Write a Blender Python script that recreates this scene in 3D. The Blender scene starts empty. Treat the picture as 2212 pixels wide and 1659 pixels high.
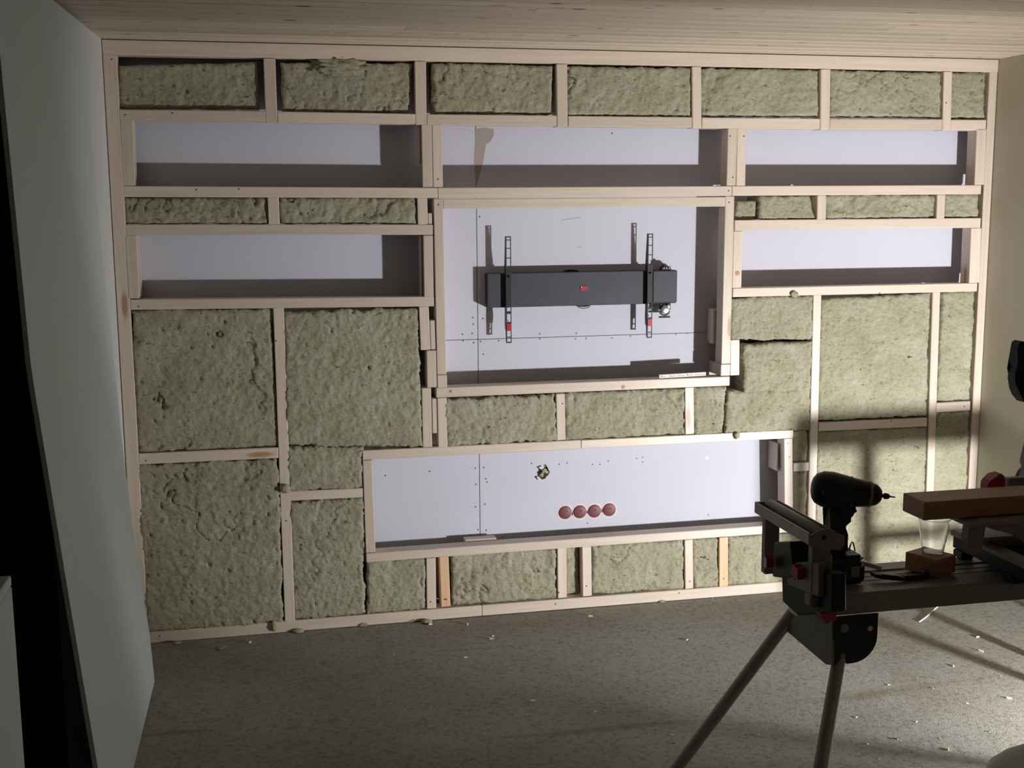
import bpy, bmesh, math, random
import numpy as np
from mathutils import Vector, Matrix, noise

# ------------------------------------------------------------------ camera
SC = bpy.context.scene
COL = SC.collection
F_PX = 2531.43
R = np.array([[0.9771014986915602, 0.006770254714394606, -0.21266599376912407],
              [-0.03806500589211484, 0.9889313069599874, -0.14340824746451786],
              [0.20934114880056467, 0.1482195458281847, 0.9665439719192016]])
CAM = np.array([0.0, -4.807056, 1.755046])
cd = bpy.data.cameras.new('camera')
cd.sensor_fit = 'HORIZONTAL'; cd.sensor_width = 36.0; cd.lens = F_PX / 2212 * 36.0
cd.clip_start = 0.05; cd.clip_end = 60
co = bpy.data.objects.new('camera', cd); COL.objects.link(co)
right = Vector((R[0, 0], R[0, 2], -R[0, 1])); up = -Vector((R[1, 0], R[1, 2], -R[1, 1])); fwd = Vector((R[2, 0], R[2, 2], -R[2, 1]))
M = Matrix.Identity(4)
for i in range(3):
    M[i][0] = right[i]; M[i][1] = up[i]; M[i][2] = -fwd[i]; M[i][3] = CAM[i]
co.matrix_world = M
SC.camera = co

# ------------------------------------------------------------------ world, light, exposure
w = bpy.data.worlds.new('night'); SC.world = w; w.use_nodes = True
w.node_tree.nodes['Background'].inputs[0].default_value = (0.02, 0.022, 0.03, 1)
w.node_tree.nodes['Background'].inputs[1].default_value = 1.0
LAMP = Vector((3.19, -2.41, 0.26))      # the work lamp on the floor is the only light in the room
LAMP_POWER = 405.0
SC.view_settings.view_transform = 'Standard'
SC.view_settings.look = 'None'
SC.view_settings.gamma = 1.0
SC.view_settings.use_curve_mapping = False
SC.view_settings.exposure = 0.0

# ------------------------------------------------------------------ geometry helpers
def ray(px, py):
    v = R.T @ np.array([(px - 1106.0) / F_PX, (py - 829.5) / F_PX, 1.0])
    return np.array([v[0], v[2], -v[1]])
def at(px, py, Y=0.0):                  # photo pixel -> point on the plane y = Y
    r = ray(px, py); return Vector(CAM + r * ((Y - CAM[1]) / r[1]))
def atX(px, py, X):
    r = ray(px, py); return Vector(CAM + r * ((X - CAM[0]) / r[0]))
def flo(px, py, Z=0.0):
    r = ray(px, py); return Vector(CAM + r * ((Z - CAM[2]) / r[2]))

def link(o, parent=None):
    COL.objects.link(o)
    if parent is not None:
        o.parent = parent
        m = Matrix.Identity(4); q = parent; chain = []
        while q is not None:
            chain.append(q); q = q.parent
        for q in reversed(chain):
            m = m @ q.matrix_parent_inverse @ q.matrix_basis
        o.matrix_parent_inverse = m.inverted()
    return o
def tag(o, label=None, cat=None, group=None, kind=None):
    if label: o['label'] = label
    if cat: o['category'] = cat
    if group: o['group'] = group
    if kind: o['kind'] = kind
    return o
def empty(name, loc, label=None, cat=None, group=None, kind=None):
    o = bpy.data.objects.new(name, None); o.location = loc; o.empty_display_size = 0.05
    link(o); return tag(o, label, cat, group, kind)
def finish(name, bm, mat, parent=None, smooth=False, recenter=True, ang=None):
    """bmesh in world coordinates -> object whose origin is at the base of the piece"""
    bmesh.ops.recalc_face_normals(bm, faces=bm.faces)
    me = bpy.data.meshes.new(name)
    c = Vector((0, 0, 0))
    if recenter and bm.verts:
        xs = [v.co.x for v in bm.verts]; ys = [v.co.y for v in bm.verts]; zs = [v.co.z for v in bm.verts]
        c = Vector(((min(xs) + max(xs)) / 2, (min(ys) + max(ys)) / 2, min(zs)))
        bmesh.ops.translate(bm, verts=bm.verts, vec=-c)
    if smooth:
        for f in bm.faces: f.smooth = True
        if ang:
            for e in bm.edges:
                if len(e.link_faces) == 2 and e.calc_face_angle(0) > ang: e.smooth = False
    bm.to_mesh(me); bm.free()
    if mat: me.materials.append(mat)
    o = bpy.data.objects.new(name, me); o.location = c
    return link(o, parent)
def bev(bm, geom, r, seg=1):
    if r > 0:
        bmesh.ops.bevel(bm, geom=geom, offset=r, segments=seg, affect='EDGES', clamp_overlap=True)
def hexa(bm, a, b, bevel=0.0, seg=1):
    """a: four points of the front face in order, b: the four matching points of the back face"""
    A = [bm.verts.new(p) for p in a]; B = [bm.verts.new(p) for p in b]
    n = len(A); fs = [bm.faces.new(A), bm.faces.new(list(reversed(B)))]
    for i in range(n): fs.append(bm.faces.new((A[i], B[i], B[(i + 1) % n], A[(i + 1) % n])))
    if bevel: bev(bm, list({e for f in fs for e in f.edges}), bevel, seg)
    return fs
def box(bm, lo, hi, bevel=0.0, seg=1):
    x0, y0, z0 = lo; x1, y1, z1 = hi
    hexa(bm, [(x0, y0, z0), (x1, y0, z0), (x1, y0, z1), (x0, y0, z1)], [(x0, y1, z0), (x1, y1, z0), (x1, y1, z1), (x0, y1, z1)], bevel, seg)
def boxo(name, lo, hi, mat, parent=None, bevel=0.002, seg=1):
    bm = bmesh.new(); box(bm, lo, hi, bevel, seg); return finish(name, bm, mat, parent)
def prism(name, pts, vec, mat, parent=None, bevel=0.0, seg=1, smooth=False):
    bm = bmesh.new(); v = Vector(vec); hexa(bm, [Vector(p) for p in pts], [Vector(p) + v for p in pts], bevel, seg)
    return finish(name, bm, mat, parent, smooth, ang=0.6)
def frame_axes(d):
    d = d.normalized(); h = Vector((0, 0, 1)) if abs(d.z) < 0.9 else Vector((1, 0, 0))
    u = d.cross(h).normalized(); return d, u, u.cross(d).normalized()
def lathe(bm, p0, p1, prof, n=20, cap=True, sq=1.0):
    """prof: (t along p0->p1, radius)"""
    p0 = Vector(p0); p1 = Vector(p1); d, u, v = frame_axes(p1 - p0); L = (p1 - p0).length; rings = []
    for t, r in prof:
        rings.append([bm.verts.new(p0 + d * (t * L) + u * (r * sq * math.cos(2 * math.pi * k / n)) + v * (r * math.sin(2 * math.pi * k / n))) for k in range(n)])
    for a, b in zip(rings, rings[1:]):
        for k in range(n): bm.faces.new((a[k], a[(k + 1) % n], b[(k + 1) % n], b[k]))
    if cap: bm.faces.new(list(reversed(rings[0]))); bm.faces.new(rings[-1])
def latheo(name, p0, p1, prof, mat, parent=None, n=20, cap=True, sq=1.0):
    bm = bmesh.new(); lathe(bm, p0, p1, prof, n, cap, sq); return finish(name, bm, mat, parent, True, ang=0.7)
def tube(name, pts, r, mat, parent=None, n=8):
    bm = bmesh.new(); pts = [Vector(p) for p in pts]; rings = []
    for i, p in enumerate(pts):
        d = (pts[min(i + 1, len(pts) - 1)] - pts[max(i - 1, 0)]); d, u, v = frame_axes(d)
        rings.append([bm.verts.new(p + u * (r * math.cos(2 * math.pi * k / n)) + v * (r * math.sin(2 * math.pi * k / n))) for k in range(n)])
    for a, b in zip(rings, rings[1:]):
        for k in range(n): bm.faces.new((a[k], a[(k + 1) % n], b[(k + 1) % n], b[k]))
    bm.faces.new(list(reversed(rings[0]))); bm.faces.new(rings[-1])
    return finish(name, bm, mat, parent, True, ang=0.9)

# ------------------------------------------------------------------ materials
def mat(name, col, rough=0.6, metal=0.0, spec=0.5):
    m = bpy.data.materials.new(name); m.use_nodes = True; nt = m.node_tree; b = nt.nodes['Principled BSDF']
    b.inputs['Base Color'].default_value = (*col, 1); b.inputs['Roughness'].default_value = rough
    b.inputs['Metallic'].default_value = metal; b.inputs['Specular IOR Level'].default_value = spec
    return m, nt, b
def N(nt, t, **kw):
    n = nt.nodes.new(t)
    for k, v in kw.items():
        if k in n.inputs: n.inputs[k].default_value = v
        else: setattr(n, k, v)
    return n
def ramp(nt, fac, stops):
    r = nt.nodes.new('ShaderNodeValToRGB'); e = r.color_ramp.elements
    e[0].position = stops[0][0]; e[0].color = (*stops[0][1], 1)
    e[1].position = stops[-1][0]; e[1].color = (*stops[-1][1], 1)
    for p, c in stops[1:-1]:
        k = e.new(p); k.color = (*c, 1)
    nt.links.new(fac, r.inputs[0]); return r.outputs[0]
def mix(nt, f, a, b, mode='MIX'):
    m = nt.nodes.new('ShaderNodeMix'); m.data_type = 'RGBA'; m.blend_type = mode
    for sock, val in ((m.inputs[0], f), (m.inputs[6], a), (m.inputs[7], b)):
        if hasattr(val, 'is_linked'): nt.links.new(val, sock)
        elif isinstance(val, (int, float)): sock.default_value = val
        else: sock.default_value = (*val, 1)
    return m.outputs[2]
def bump(nt, b, h, strength=0.3, dist=0.01):
    n = N(nt, 'ShaderNodeBump'); n.inputs['Strength'].default_value = strength; n.inputs['Distance'].default_value = dist
    nt.links.new(h, n.inputs['Height']); nt.links.new(n.outputs[0], b.inputs['Normal'])
def mapped(nt, scale, rnd=True):
    tc = N(nt, 'ShaderNodeTexCoord'); mp = N(nt, 'ShaderNodeMapping'); mp.inputs['Scale'].default_value = scale
    nt.links.new(tc.outputs['Object'], mp.inputs[0])
    if rnd:
        oi = N(nt, 'ShaderNodeObjectInfo'); mm = N(nt, 'ShaderNodeVectorMath', operation='SCALE'); mm.inputs[0].default_value = (37.0, 23.0, 11.0)
        nt.links.new(oi.outputs['Random'], mm.inputs['Scale']); nt.links.new(mm.outputs[0], mp.inputs['Location'])
    return mp.outputs[0]
def noise_n(nt, vec, scale, detail=4, rough=0.55, dist=0.0):
    n = N(nt, 'ShaderNodeTexNoise'); n.inputs['Scale'].default_value = scale; n.inputs['Detail'].default_value = detail
    n.inputs['Roughness'].default_value = rough; n.inputs['Distortion'].default_value = dist
    nt.links.new(vec, n.inputs['Vector']); return n.outputs['Fac']

def wood(name, c1, c2, knot, rough=0.6, knots=0.85, ks=(3.0, 13, 13), kr=(0.10, 0.20), tone=(0.88, 1.06)):
    """pine: local x is the length of the board; grain streaks, knots, tone of its own per board"""
    m, nt, b = mat(name, c1, rough, 0, 0.75)
    v = mapped(nt, (1.2, 30, 30)); g = noise_n(nt, v, 2.5, 5, 0.6, 0.4)
    col = ramp(nt, g, [(0.3, c2), (0.62, c1)])
    vk = mapped(nt, ks); vo = N(nt, 'ShaderNodeTexVoronoi'); vo.inputs['Scale'].default_value = 1.0; nt.links.new(vk, vo.inputs['Vector'])
    kf = ramp(nt, vo.outputs['Distance'], [(kr[0], (1, 1, 1)), (kr[1], (0, 0, 0))])
    rnd = N(nt, 'ShaderNodeSeparateColor'); nt.links.new(vo.outputs['Color'], rnd.inputs[0])
    th = N(nt, 'ShaderNodeMath', operation='GREATER_THAN'); th.inputs[1].default_value = knots; nt.links.new(rnd.outputs[0], th.inputs[0])
    mu = N(nt, 'ShaderNodeMath', operation='MULTIPLY'); nt.links.new(kf, mu.inputs[0]); nt.links.new(th.outputs[0], mu.inputs[1])
    col = mix(nt, mu.outputs[0], col, knot)
    oi = N(nt, 'ShaderNodeObjectInfo'); hs = N(nt, 'ShaderNodeHueSaturation')
    mr = N(nt, 'ShaderNodeMapRange'); mr.inputs['To Min'].default_value = tone[0]; mr.inputs['To Max'].default_value = tone[1]
    nt.links.new(oi.outputs['Random'], mr.inputs['Value']); nt.links.new(mr.outputs[0], hs.inputs['Value']); nt.links.new(col, hs.inputs['Color'])
    nt.links.new(hs.outputs[0], b.inputs['Base Color'])
    bump(nt, b, g, 0.15, 0.002)
    return m
PINE = wood('pine', (0.70, 0.60, 0.51), (0.63, 0.52, 0.425), (0.42, 0.25, 0.15), 0.43)
PINE_ORANGE = wood('pine_orange', (0.76, 0.50, 0.31), (0.66, 0.40, 0.23), (0.40, 0.20, 0.10))
PINE_CEIL = wood('pine_ceiling', (0.60, 0.52, 0.41), (0.53, 0.43, 0.32), (0.13, 0.08, 0.07), 0.55, 0.55, (5.5, 22, 22), (0.10, 0.17), (0.80, 1.12))
PINE_WARM = wood('pine_warm', (0.52, 0.30, 0.17), (0.43, 0.235, 0.125), (0.3, 0.14, 0.07))

def plaster(name, col, var=0.04, rough=0.75):
    m, nt, b = mat(name, col, rough, 0, 0.25)
    v = mapped(nt, (1, 1, 1), False); g = noise_n(nt, v, 2.2, 4, 0.6); h = noise_n(nt, v, 260, 2, 0.5)
    c = mix(nt, g, tuple(x * (1 - var) for x in col), tuple(min(1, x * (1 + var)) for x in col))
    nt.links.new(c, b.inputs['Base Color']); bump(nt, b, h, 0.06, 0.001)
    return m
GYPSUM = plaster('gypsum_board', (0.60, 0.605, 0.70), 0.04)
WHITE_SHEET = plaster('white_plasterboard', (0.57, 0.65, 0.68), 0.05)
WALL_PAINT = plaster('wall_paint', (0.64, 0.66, 0.66), 0.05)
WALL_REAR = plaster('wall_warm', (0.62, 0.47, 0.38), 0.05)
WALL_RIGHT = plaster('wall_beige', (0.56, 0.53, 0.45), 0.06)
WALL_DARK = plaster('wall_dark', (0.035, 0.027, 0.02), 0.2)  # near-black, paints in the darkness of the unlit hall; also joints and plinth
STAIN = plaster('brown_water_stain', (0.40, 0.345, 0.31), 0.12)

m, nt, b = mat('mineral_wool', (0.4, 0.38, 0.28), 0.95, 0, 0.1)
v = mapped(nt, (1, 1, 1)); vs = mapped(nt, (1.0, 1.0, 1.6))
g1 = noise_n(nt, v, 7, 5, 0.65, 0.6); g2 = noise_n(nt, vs, 70, 5, 0.7, 0.8); g3 = noise_n(nt, vs, 210, 3, 0.7)
c = ramp(nt, g1, [(0.3, (0.345, 0.325, 0.232)), (0.52, (0.41, 0.392, 0.292)), (0.72, (0.475, 0.462, 0.37))])
sp = ramp(nt, g2, [(0.28, (0.55, 0.53, 0.48)), (0.44, (1, 1, 1)), (0.70, (1.18, 1.16, 1.1))])
vf = mapped(nt, (0.55, 1.0, 1.0)); g5 = noise_n(nt, vf, 62, 2, 0.5, 1.4)
fl = ramp(nt, g5, [(0.27, (0.30, 0.28, 0.22)), (0.335, (1, 1, 1))]); c = mix(nt, 1.0, c, fl, 'MULTIPLY')
g6 = noise_n(nt, v, 34, 2, 0.5, 0.5); c = mix(nt, ramp(nt, g6, [(0.62, (0, 0, 0)), (0.72, (0.5, 0.5, 0.5))]), c, (0.46, 0.44, 0.24))
c = mix(nt, 1.0, c, sp, 'MULTIPLY')
nt.links.new(c, b.inputs['Base Color'])
ad = N(nt, 'ShaderNodeMath', operation='ADD'); nt.links.new(g2, ad.inputs[0]); nt.links.new(g3, ad.inputs[1])
bump(nt, b, ad.outputs[0], 0.7, 0.007)
WOOL = m

m, nt, b = mat('concrete_floor', (0.3, 0.29, 0.26), 0.85, 0, 0.3)
v = mapped(nt, (1, 1, 1), False); vr = mapped(nt, (0.7, 6.0, 1), False)
g1 = noise_n(nt, v, 1.3, 5, 0.6, 0.3); g2 = noise_n(nt, v, 55, 5, 0.7); g3 = noise_n(nt, v, 230, 3, 0.7)
c = ramp(nt, g1, [(0.3, (0.265, 0.245, 0.215)), (0.5, (0.315, 0.305, 0.275)), (0.72, (0.36, 0.355, 0.33))])
c = mix(nt, 1.0, c, ramp(nt, g2, [(0.34, (0.62, 0.60, 0.55)), (0.48, (0.97, 0.97, 0.97)), (0.68, (1.12, 1.12, 1.1))]), 'MULTIPLY')
# old scrape marks running diagonally over the screed
tc = N(nt, 'ShaderNodeTexCoord'); mp = N(nt, 'ShaderNodeMapping'); mp.inputs['Rotation'].default_value = (0, 0, math.radians(55)); mp.inputs['Scale'].default_value = (0.8, 7, 1)
nt.links.new(tc.outputs['Object'], mp.inputs[0]); g4 = noise_n(nt, mp.outputs[0], 1.2, 3, 0.5, 0.5)
c = mix(nt, 1.0, c, ramp(nt, g4, [(0.26, (0.74, 0.70, 0.64)), (0.36, (1, 1, 1))]), 'MULTIPLY')
nt.links.new(c, b.inputs['Base Color'])
ad = N(nt, 'ShaderNodeMath', operation='ADD'); nt.links.new(g2, ad.inputs[0]); nt.links.new(g3, ad.inputs[1])
bump(nt, b, ad.outputs[0], 0.55, 0.004)
CONCRETE = m

def worn(name, c, rough, metal, var=0.15, sc=14):
    m, nt, b = mat(name, c, rough, metal)
    v = mapped(nt, (1, 1, 1), False); g = noise_n(nt, v, sc, 4, 0.6)
    nt.links.new(mix(nt, g, tuple(x * (1 - var) for x in c), tuple(min(1, x * (1 + var)) for x in c)), b.inputs['Base Color'])
    return m
PLATE = worn('powder_coated_plate', (0.046, 0.050, 0.064), 0.55, 0.1, 0.35, 9)
BLACK = worn('black_metal', (0.02, 0.02, 0.023), 0.5, 0.2)
BLACKP = worn('black_plastic', (0.018, 0.018, 0.021), 0.45, 0.0)
RUBBER = worn('rubber', (0.02, 0.02, 0.02), 0.85, 0.0)
ALU = worn('brushed_aluminium', (0.46, 0.45, 0.43), 0.45, 0.35)
GREY = worn('grey_coated_steel', (0.30, 0.30, 0.285), 0.5, 0.15)
STEEL = worn('bright_steel', (0.6, 0.6, 0.6), 0.3, 0.9)
RED = worn('red_plastic', (0.42, 0.02, 0.045), 0.4, 0.0)
TEAL = worn('drill_shell', (0.02, 0.035, 0.038), 0.45, 0.0)
BOXRED = worn('brownish_red_plastic', (0.17, 0.045, 0.05), 0.5, 0.0)
PAPER = worn('torn_white_paper', (0.72, 0.72, 0.72), 0.9, 0.0)
OFFWHITE = worn('off_white_lacquer', (0.72, 0.68, 0.62), 0.5, 0.0)
SCREW = worn('dark_screw', (0.12, 0.10, 0.10), 0.4, 0.5)
CHIP = worn('wood_chip', (0.80, 0.66, 0.44), 0.7, 0.0)
SACKM = worn('grey_sack', (0.55, 0.58, 0.53), 0.5, 0.0, 0.2, 8)
m, nt, b = mat('clear_plastic', (0.95, 0.97, 0.97), 0.08, 0, 0.5)
b.inputs['Transmission Weight'].default_value = 1.0; b.inputs['IOR'].default_value = 1.3
CLEAR = m
m, nt, b = mat('halogen_glow', (1, 0.95, 0.85), 0.3)
b.inputs['Emission Color'].default_value = (1, 0.93, 0.82, 1); b.inputs['Emission Strength'].default_value = 40
GLOW = m

# ------------------------------------------------------------------ room shell
XR = 3.279
D = 0.15                                # the plasterboard lies 15 cm behind the face of the studs
def wall_left_x(y): return -0.542 + (y / 1.614) * 0.078
floor = boxo('floor', (-2.4, -6.6, -0.12), (XR + 0.15, 0.45, 0.0), CONCRETE, None, 0); tag(floor, kind='structure')
ceil = boxo('ceiling', (-2.4, -6.6, 2.416), (XR + 0.15, 0.45, 2.52), PINE_CEIL, None, 0); tag(ceil, kind='structure')
rnd = random.Random(4)
y = 0.0; PW = 0.096
def plank(name, x0, x1, ya, yb, parent):
    bm = bmesh.new(); box(bm, (x0, ya, 2.4), (x1, yb, 2.418), 0.0)
    bev(bm, [e for e in bm.edges if all(v.co.z < 2.401 for v in e.verts) and abs(e.verts[0].co.y - e.verts[1].co.y) < 1e-6], 0.007)
    o = finish(name, bm, PINE_CEIL, parent)
    return o
while y > -6.5:
    xs = -2.35 if y < -1.6 else -0.62
    if y > -2.0:
        j = rnd.uniform(0.4, 2.8)
        plank('plank', xs, j - 0.0008, y - PW + 0.0018, y - 0.0018, ceil); plank('plank', j + 0.0008, XR + 0.001, y - PW + 0.0018, y - 0.0018, ceil)
    else:
        plank('plank', xs, XR + 0.001, y - PW + 0.0018, y - 0.0018, ceil)
    y -= PW
o = boxo('wall_right', (XR, -6.6, 0), (XR + 0.12, 0.45, 2.416), WALL_RIGHT, None, 0); tag(o, kind='structure')
o = boxo('wall_rear', (-2.4, -6.72, 0), (XR + 0.12, -6.6, 2.416), WALL_REAR, None, 0); tag(o, kind='structure')
YE = -1.30
pl = [(wall_left_x(0.0), 0.30, 0), (wall_left_x(0), 0.0, 0), (wall_left_x(YE), YE, 0), (wall_left_x(YE) - 0.05, YE, 0), (wall_left_x(0) - 0.05, 0.30, 0)]
o = prism('wall_left', pl, (0, 0, 2.416), WALL_PAINT); tag(o, kind='structure')
o = boxo('wall_left_near', (-0.80, -6.6, 0), (-0.68, -3.7, 2.416), WALL_REAR, None, 0); tag(o, kind='structure')
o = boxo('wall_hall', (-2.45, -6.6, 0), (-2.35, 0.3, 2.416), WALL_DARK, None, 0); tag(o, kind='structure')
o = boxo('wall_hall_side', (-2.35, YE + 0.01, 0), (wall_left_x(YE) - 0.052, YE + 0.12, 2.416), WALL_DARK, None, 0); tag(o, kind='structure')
o = boxo('shade_strip_1', (wall_left_x(YE) - 0.07, YE - 0.014, 0), (wall_left_x(YE) + 0.0, YE - 0.001, 2.40), WALL_DARK, None, 0.001); tag(o, kind='structure')  # added near-black strip, paints the wall end as shade beside the sheet
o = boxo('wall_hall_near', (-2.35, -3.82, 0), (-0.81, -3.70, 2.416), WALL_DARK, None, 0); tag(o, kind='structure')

# back wall: plasterboard sheets on a core, each sheet its own piece
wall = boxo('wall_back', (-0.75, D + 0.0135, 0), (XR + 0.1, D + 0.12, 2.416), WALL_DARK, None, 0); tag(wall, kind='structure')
XSEAM = [-0.60, 0.924, XR]; ZS = 1.196
for i in range(2):
    for z0, z1 in ((0.0, ZS), (ZS, 2.416)):
        boxo('plasterboard_sheet', (XSEAM[i] + 0.0012, D, z0 + 0.001), (XSEAM[i + 1] - 0.0012, D + 0.0125, z1 - 0.001), GYPSUM, wall, 0.0015)
def screw(px, py, Y, r=0.0032, parent=None, m=SCREW):
    p = at(px, py, Y)
    return latheo('screw', p + Vector((0, 0.001, 0)), p + Vector((0, -0.0012, 0)), [(0, r), (0.6, r), (1, r * 0.7)], m, parent, 10)
for p in [(1036, 468), (1021, 686), (1022, 700), (1043, 688), (1020, 720), (999, 722), (1000, 736), (1023, 740), (1038, 738), (1044, 765), (1077, 736), (1166, 721),
          (1166, 732), (1245, 720), (1243, 732), (1266, 731), (1322, 730), (1362, 726), (1460, 722), (1484, 720), (928, 1018), (1027, 1011), (1045, 1010), (1028, 1046),
          (1049, 1034), (1052, 1041), (1027, 1095), (1047, 1089), (1033, 1144), (1050, 1145), (832, 1027), (1148, 1001), (1208, 1003), (1225, 1000), (1280, 1003), (1296, 1003),
          (1314, 996), (1375, 990), (1388, 988), (1388, 998), (1530, 1112), (1269, 1130)]:
    screw(p[0], p[1], D, 0.0034, wall)
# brown water stain on the board, filled spots, pencil marks
def flat(name, pts, Y, m, parent, th=0.0006):
    return prism(name, [at(px, py, Y) for px, py in pts], (0, -th, 0), m, parent)
flat('stain', [(1027, 278), (1045, 276), (1066, 279), (1067, 292), (1060, 305), (1050, 312), (1047, 330), (1044, 350), (1037, 375), (1030, 398), (1028, 398), (1026, 372), (1024, 345), (1026, 310)], D, STAIN, wall)
flat('filler_patch', [(1523, 985), (1531, 984), (1533, 990), (1528, 994), (1522, 991)], D, PAPER, wall)
flat('filler_patch', [(1436, 990), (1439, 989), (1439, 992), (1436, 993)], D, PAPER, wall)
for a, b_ in (((1211, 475), (1255, 469)), ((1246, 533), (1257, 532))):
    flat('pencil_mark', [a, b_, (b_[0], b_[1] + 1.4), (a[0], a[1] + 1.4)], D, worn('pencil', (0.38, 0.38, 0.42), 0.8, 0), wall, 0.0004)
# ragged hole torn in the board, wool showing
hole = empty('torn_hole', at(1173, 1036, D), 'ragged hole torn in lower plasterboard with wool and paper showing', 'hole')
hole.parent = None
rh = random.Random(5)
def ragged(pts, n=4, j=1.2):
    out = []
    for (x0_, y0_), (x1_, y1_) in zip(pts, pts[1:] + pts[:1]):
        for k in range(n):
            t = k / n; out.append((x0_ + (x1_ - x0_) * t + rh.uniform(-j, j), y0_ + (y1_ - y0_) * t + rh.uniform(-j, j)))
    return out
flat('cavity_shade', ragged([(1160, 1019), (1166, 1011), (1176, 1008), (1187, 1009), (1188, 1019), (1183, 1027), (1178, 1034), (1168, 1036), (1161, 1031), (1163, 1025)]), D, WALL_DARK, hole, 0.001)  # flat dark patch, paints the shaded depth of the hole onto the board
def fluff(px, py, r, sd_, sq=(1, .5, .8)):
    bm = bmesh.new(); bmesh.ops.create_icosphere(bm, subdivisions=3, radius=1.0); c_ = at(px, py, D - 0.004)
    for v in bm.verts:
        k = 1 + 0.5 * noise.fractal(v.co * 1.8 + Vector((sd_ * 3.3, sd_, 0)), 0.8, 2.0, 3)
        v.co = Vector((v.co.x * r * sq[0] * k, v.co.y * r * sq[1] * k, v.co.z * r * sq[2] * k)) + c_
    return finish('wool_core', bm, WOOL, hole, True)
fluff(1175, 1017, 0.013, 1); fluff(1169, 1026, 0.012, 2); fluff(1181, 1020, 0.009, 3)
flat('torn_paper', ragged([(1159, 1030), (1164, 1029), (1169, 1035), (1171, 1038), (1164, 1037)], 3, .6), D - 0.009, PAPER, hole, 0.002)
flat('torn_paper', ragged([(1180, 1005), (1187, 1006), (1190, 1014), (1188, 1021), (1184, 1013)], 3, .6), D - 0.008, GYPSUM, hole, 0.004)
flat('torn_paper', ragged([(1164, 1009), (1172, 1006), (1176, 1010), (1168, 1014)], 3, .6), D - 0.009, PAPER, hole, 0.002)

# ------------------------------------------------------------------ timber frame
frame = empty('timber_studwork', (1.37, 0.03, 0.0), 'pale pine stud framework with open niches fixed to the plasterboard wall', 'frame')
SD = 0.073
def board(name, p0, p1, width, depth=SD, m=PINE, y0=0.0, parent=None, bevel=0.0025):
    """p0, p1: ends of the centre line on the face plane (x,z); local x runs along the board"""
    p0 = Vector((p0[0], 0, p0[1])); p1 = Vector((p1[0], 0, p1[1])); d = (p1 - p0); L = d.length; d.normalize()
    n = Vector((-d.z, 0, d.x))
    bm = bmesh.new(); box(bm, (-L / 2, 0, -width / 2), (L / 2, depth, width / 2), bevel)
    bmesh.ops.recalc_face_normals(bm, faces=bm.faces)
    me = bpy.data.meshes.new(name); bm.to_mesh(me); bm.free(); me.materials.append(m)
    o = bpy.data.objects.new(name, me)
    mm = Matrix.Identity(4); c = (p0 + p1) / 2
    for i in range(3):
        mm[i][0] = d[i]; mm[i][1] = (0, 1, 0)[i]; mm[i][2] = n[i]; mm[i][3] = (c.x, y0, c.z)[i]
    o.matrix_basis = mm
    return link(o, parent or frame)
def H(name, xl, tl, bl, xr, tr, br, **kw):
    Y = kw.get('y0', 0.0)
    a, b_, c, d = at(xl, tl, Y), at(xl, bl, Y), at(xr, tr, Y), at(xr, br, Y)
    wd = ((a.z - b_.z) + (c.z - d.z)) / 2
    return board(name, ((a.x + b_.x) / 2, (a.z + b_.z) / 2), ((c.x + d.x) / 2, (c.z + d.z) / 2), wd, **kw)
def V(name, yt, lt, rt, yb, lb, rb, **kw):
    Y = kw.get('y0', 0.0)
    a, b_, c, d = at(lt, yt, Y), at(rt, yt, Y), at(lb, yb, Y), at(rb, yb, Y)
    wd = ((b_.x - a.x) + (d.x - c.x)) / 2
    return board(name, ((c.x + d.x) / 2, (c.z + d.z) / 2), ((a.x + b_.x) / 2, (a.z + b_.z) / 2), wd, **kw)

board('top_plate', (-0.540, 2.3715), (XR - 0.001, 2.3715), 0.056)
V('stud', 117, 221.5, 251, 1367, 293, 320.5)                 # by the leaning sheet
V('stud', 154, 2138.5, 2155.5, 1250, 2082, 2098.5)           # by the side wall
board('sill_plate', (-0.538, 0.0245), (0.90, 0.0275), 0.048)
board('sill_plate', (0.901, 0.0275), (XR - 0.002, 0.0245), 0.048)
# top row: short studs and the rail pieces between them
TOPS = [(568.6, 595, 574, 599), (895.5, 920.5, 897.5, 921.5), (1202, 1225, 1203, 1227), (1495, 1514.5, 1495.5, 1516), (1773.5, 1794, 1772, 1792.6), (2039, 2058, 2036.5, 2054)]
def rail_y(x): return 234 + (x - 253) * (257 - 234) / (2133 - 253) + (4.0 if 850 < x < 1800 else 2.0)
for i, (a, b_, c, d) in enumerate(TOPS):
    x = (a + b_) / 2; yt = 117 + (x - 251) * 0.0197 + 2
    V('stud', yt, a, b_, rail_y(x) + 22.5 + (1 if x > 800 else 0), c, d)
edges = [257.5] + [e for t in TOPS for e in (t[2], t[3])] + [2131]
for i in range(0, len(edges), 2):
    a, b_ = edges[i] + 0.4, edges[i + 1] - 0.4
    H('rail', a, rail_y(a), rail_y(a) + 23.5, b_, rail_y(b_), rail_y(b_) + 22)
# first niche row
V('jamb', 258, 258.5, 288, 401, 266, 291, depth=0.09)
V('jamb', 268, 910, 932.5, 404, 912.5, 935, depth=0.1); V('jamb', 269, 933, 954.5, 404, 935.5, 957)
V('jamb', 276, 1573, 1592.5, 401, 1569, 1589.5); V('jamb', 276, 1593, 1612, 401, 1590, 1610.5)
V('jamb', 278, 2110, 2132, 399, 2106, 2125.8)
V('batten', 271, 903.5, 908.5, 353, 905, 909.5, depth=0.04, y0=0.02)
H('rail', 267, 402, 425, 945.5, 405, 428); H('rail', 946, 405, 428.5, 1581, 402, 423); H('rail', 1581.5, 402, 422.5, 2120, 399.2, 420)
H('header', 957, 430, 451, 1567, 424.8, 446.5)
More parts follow.
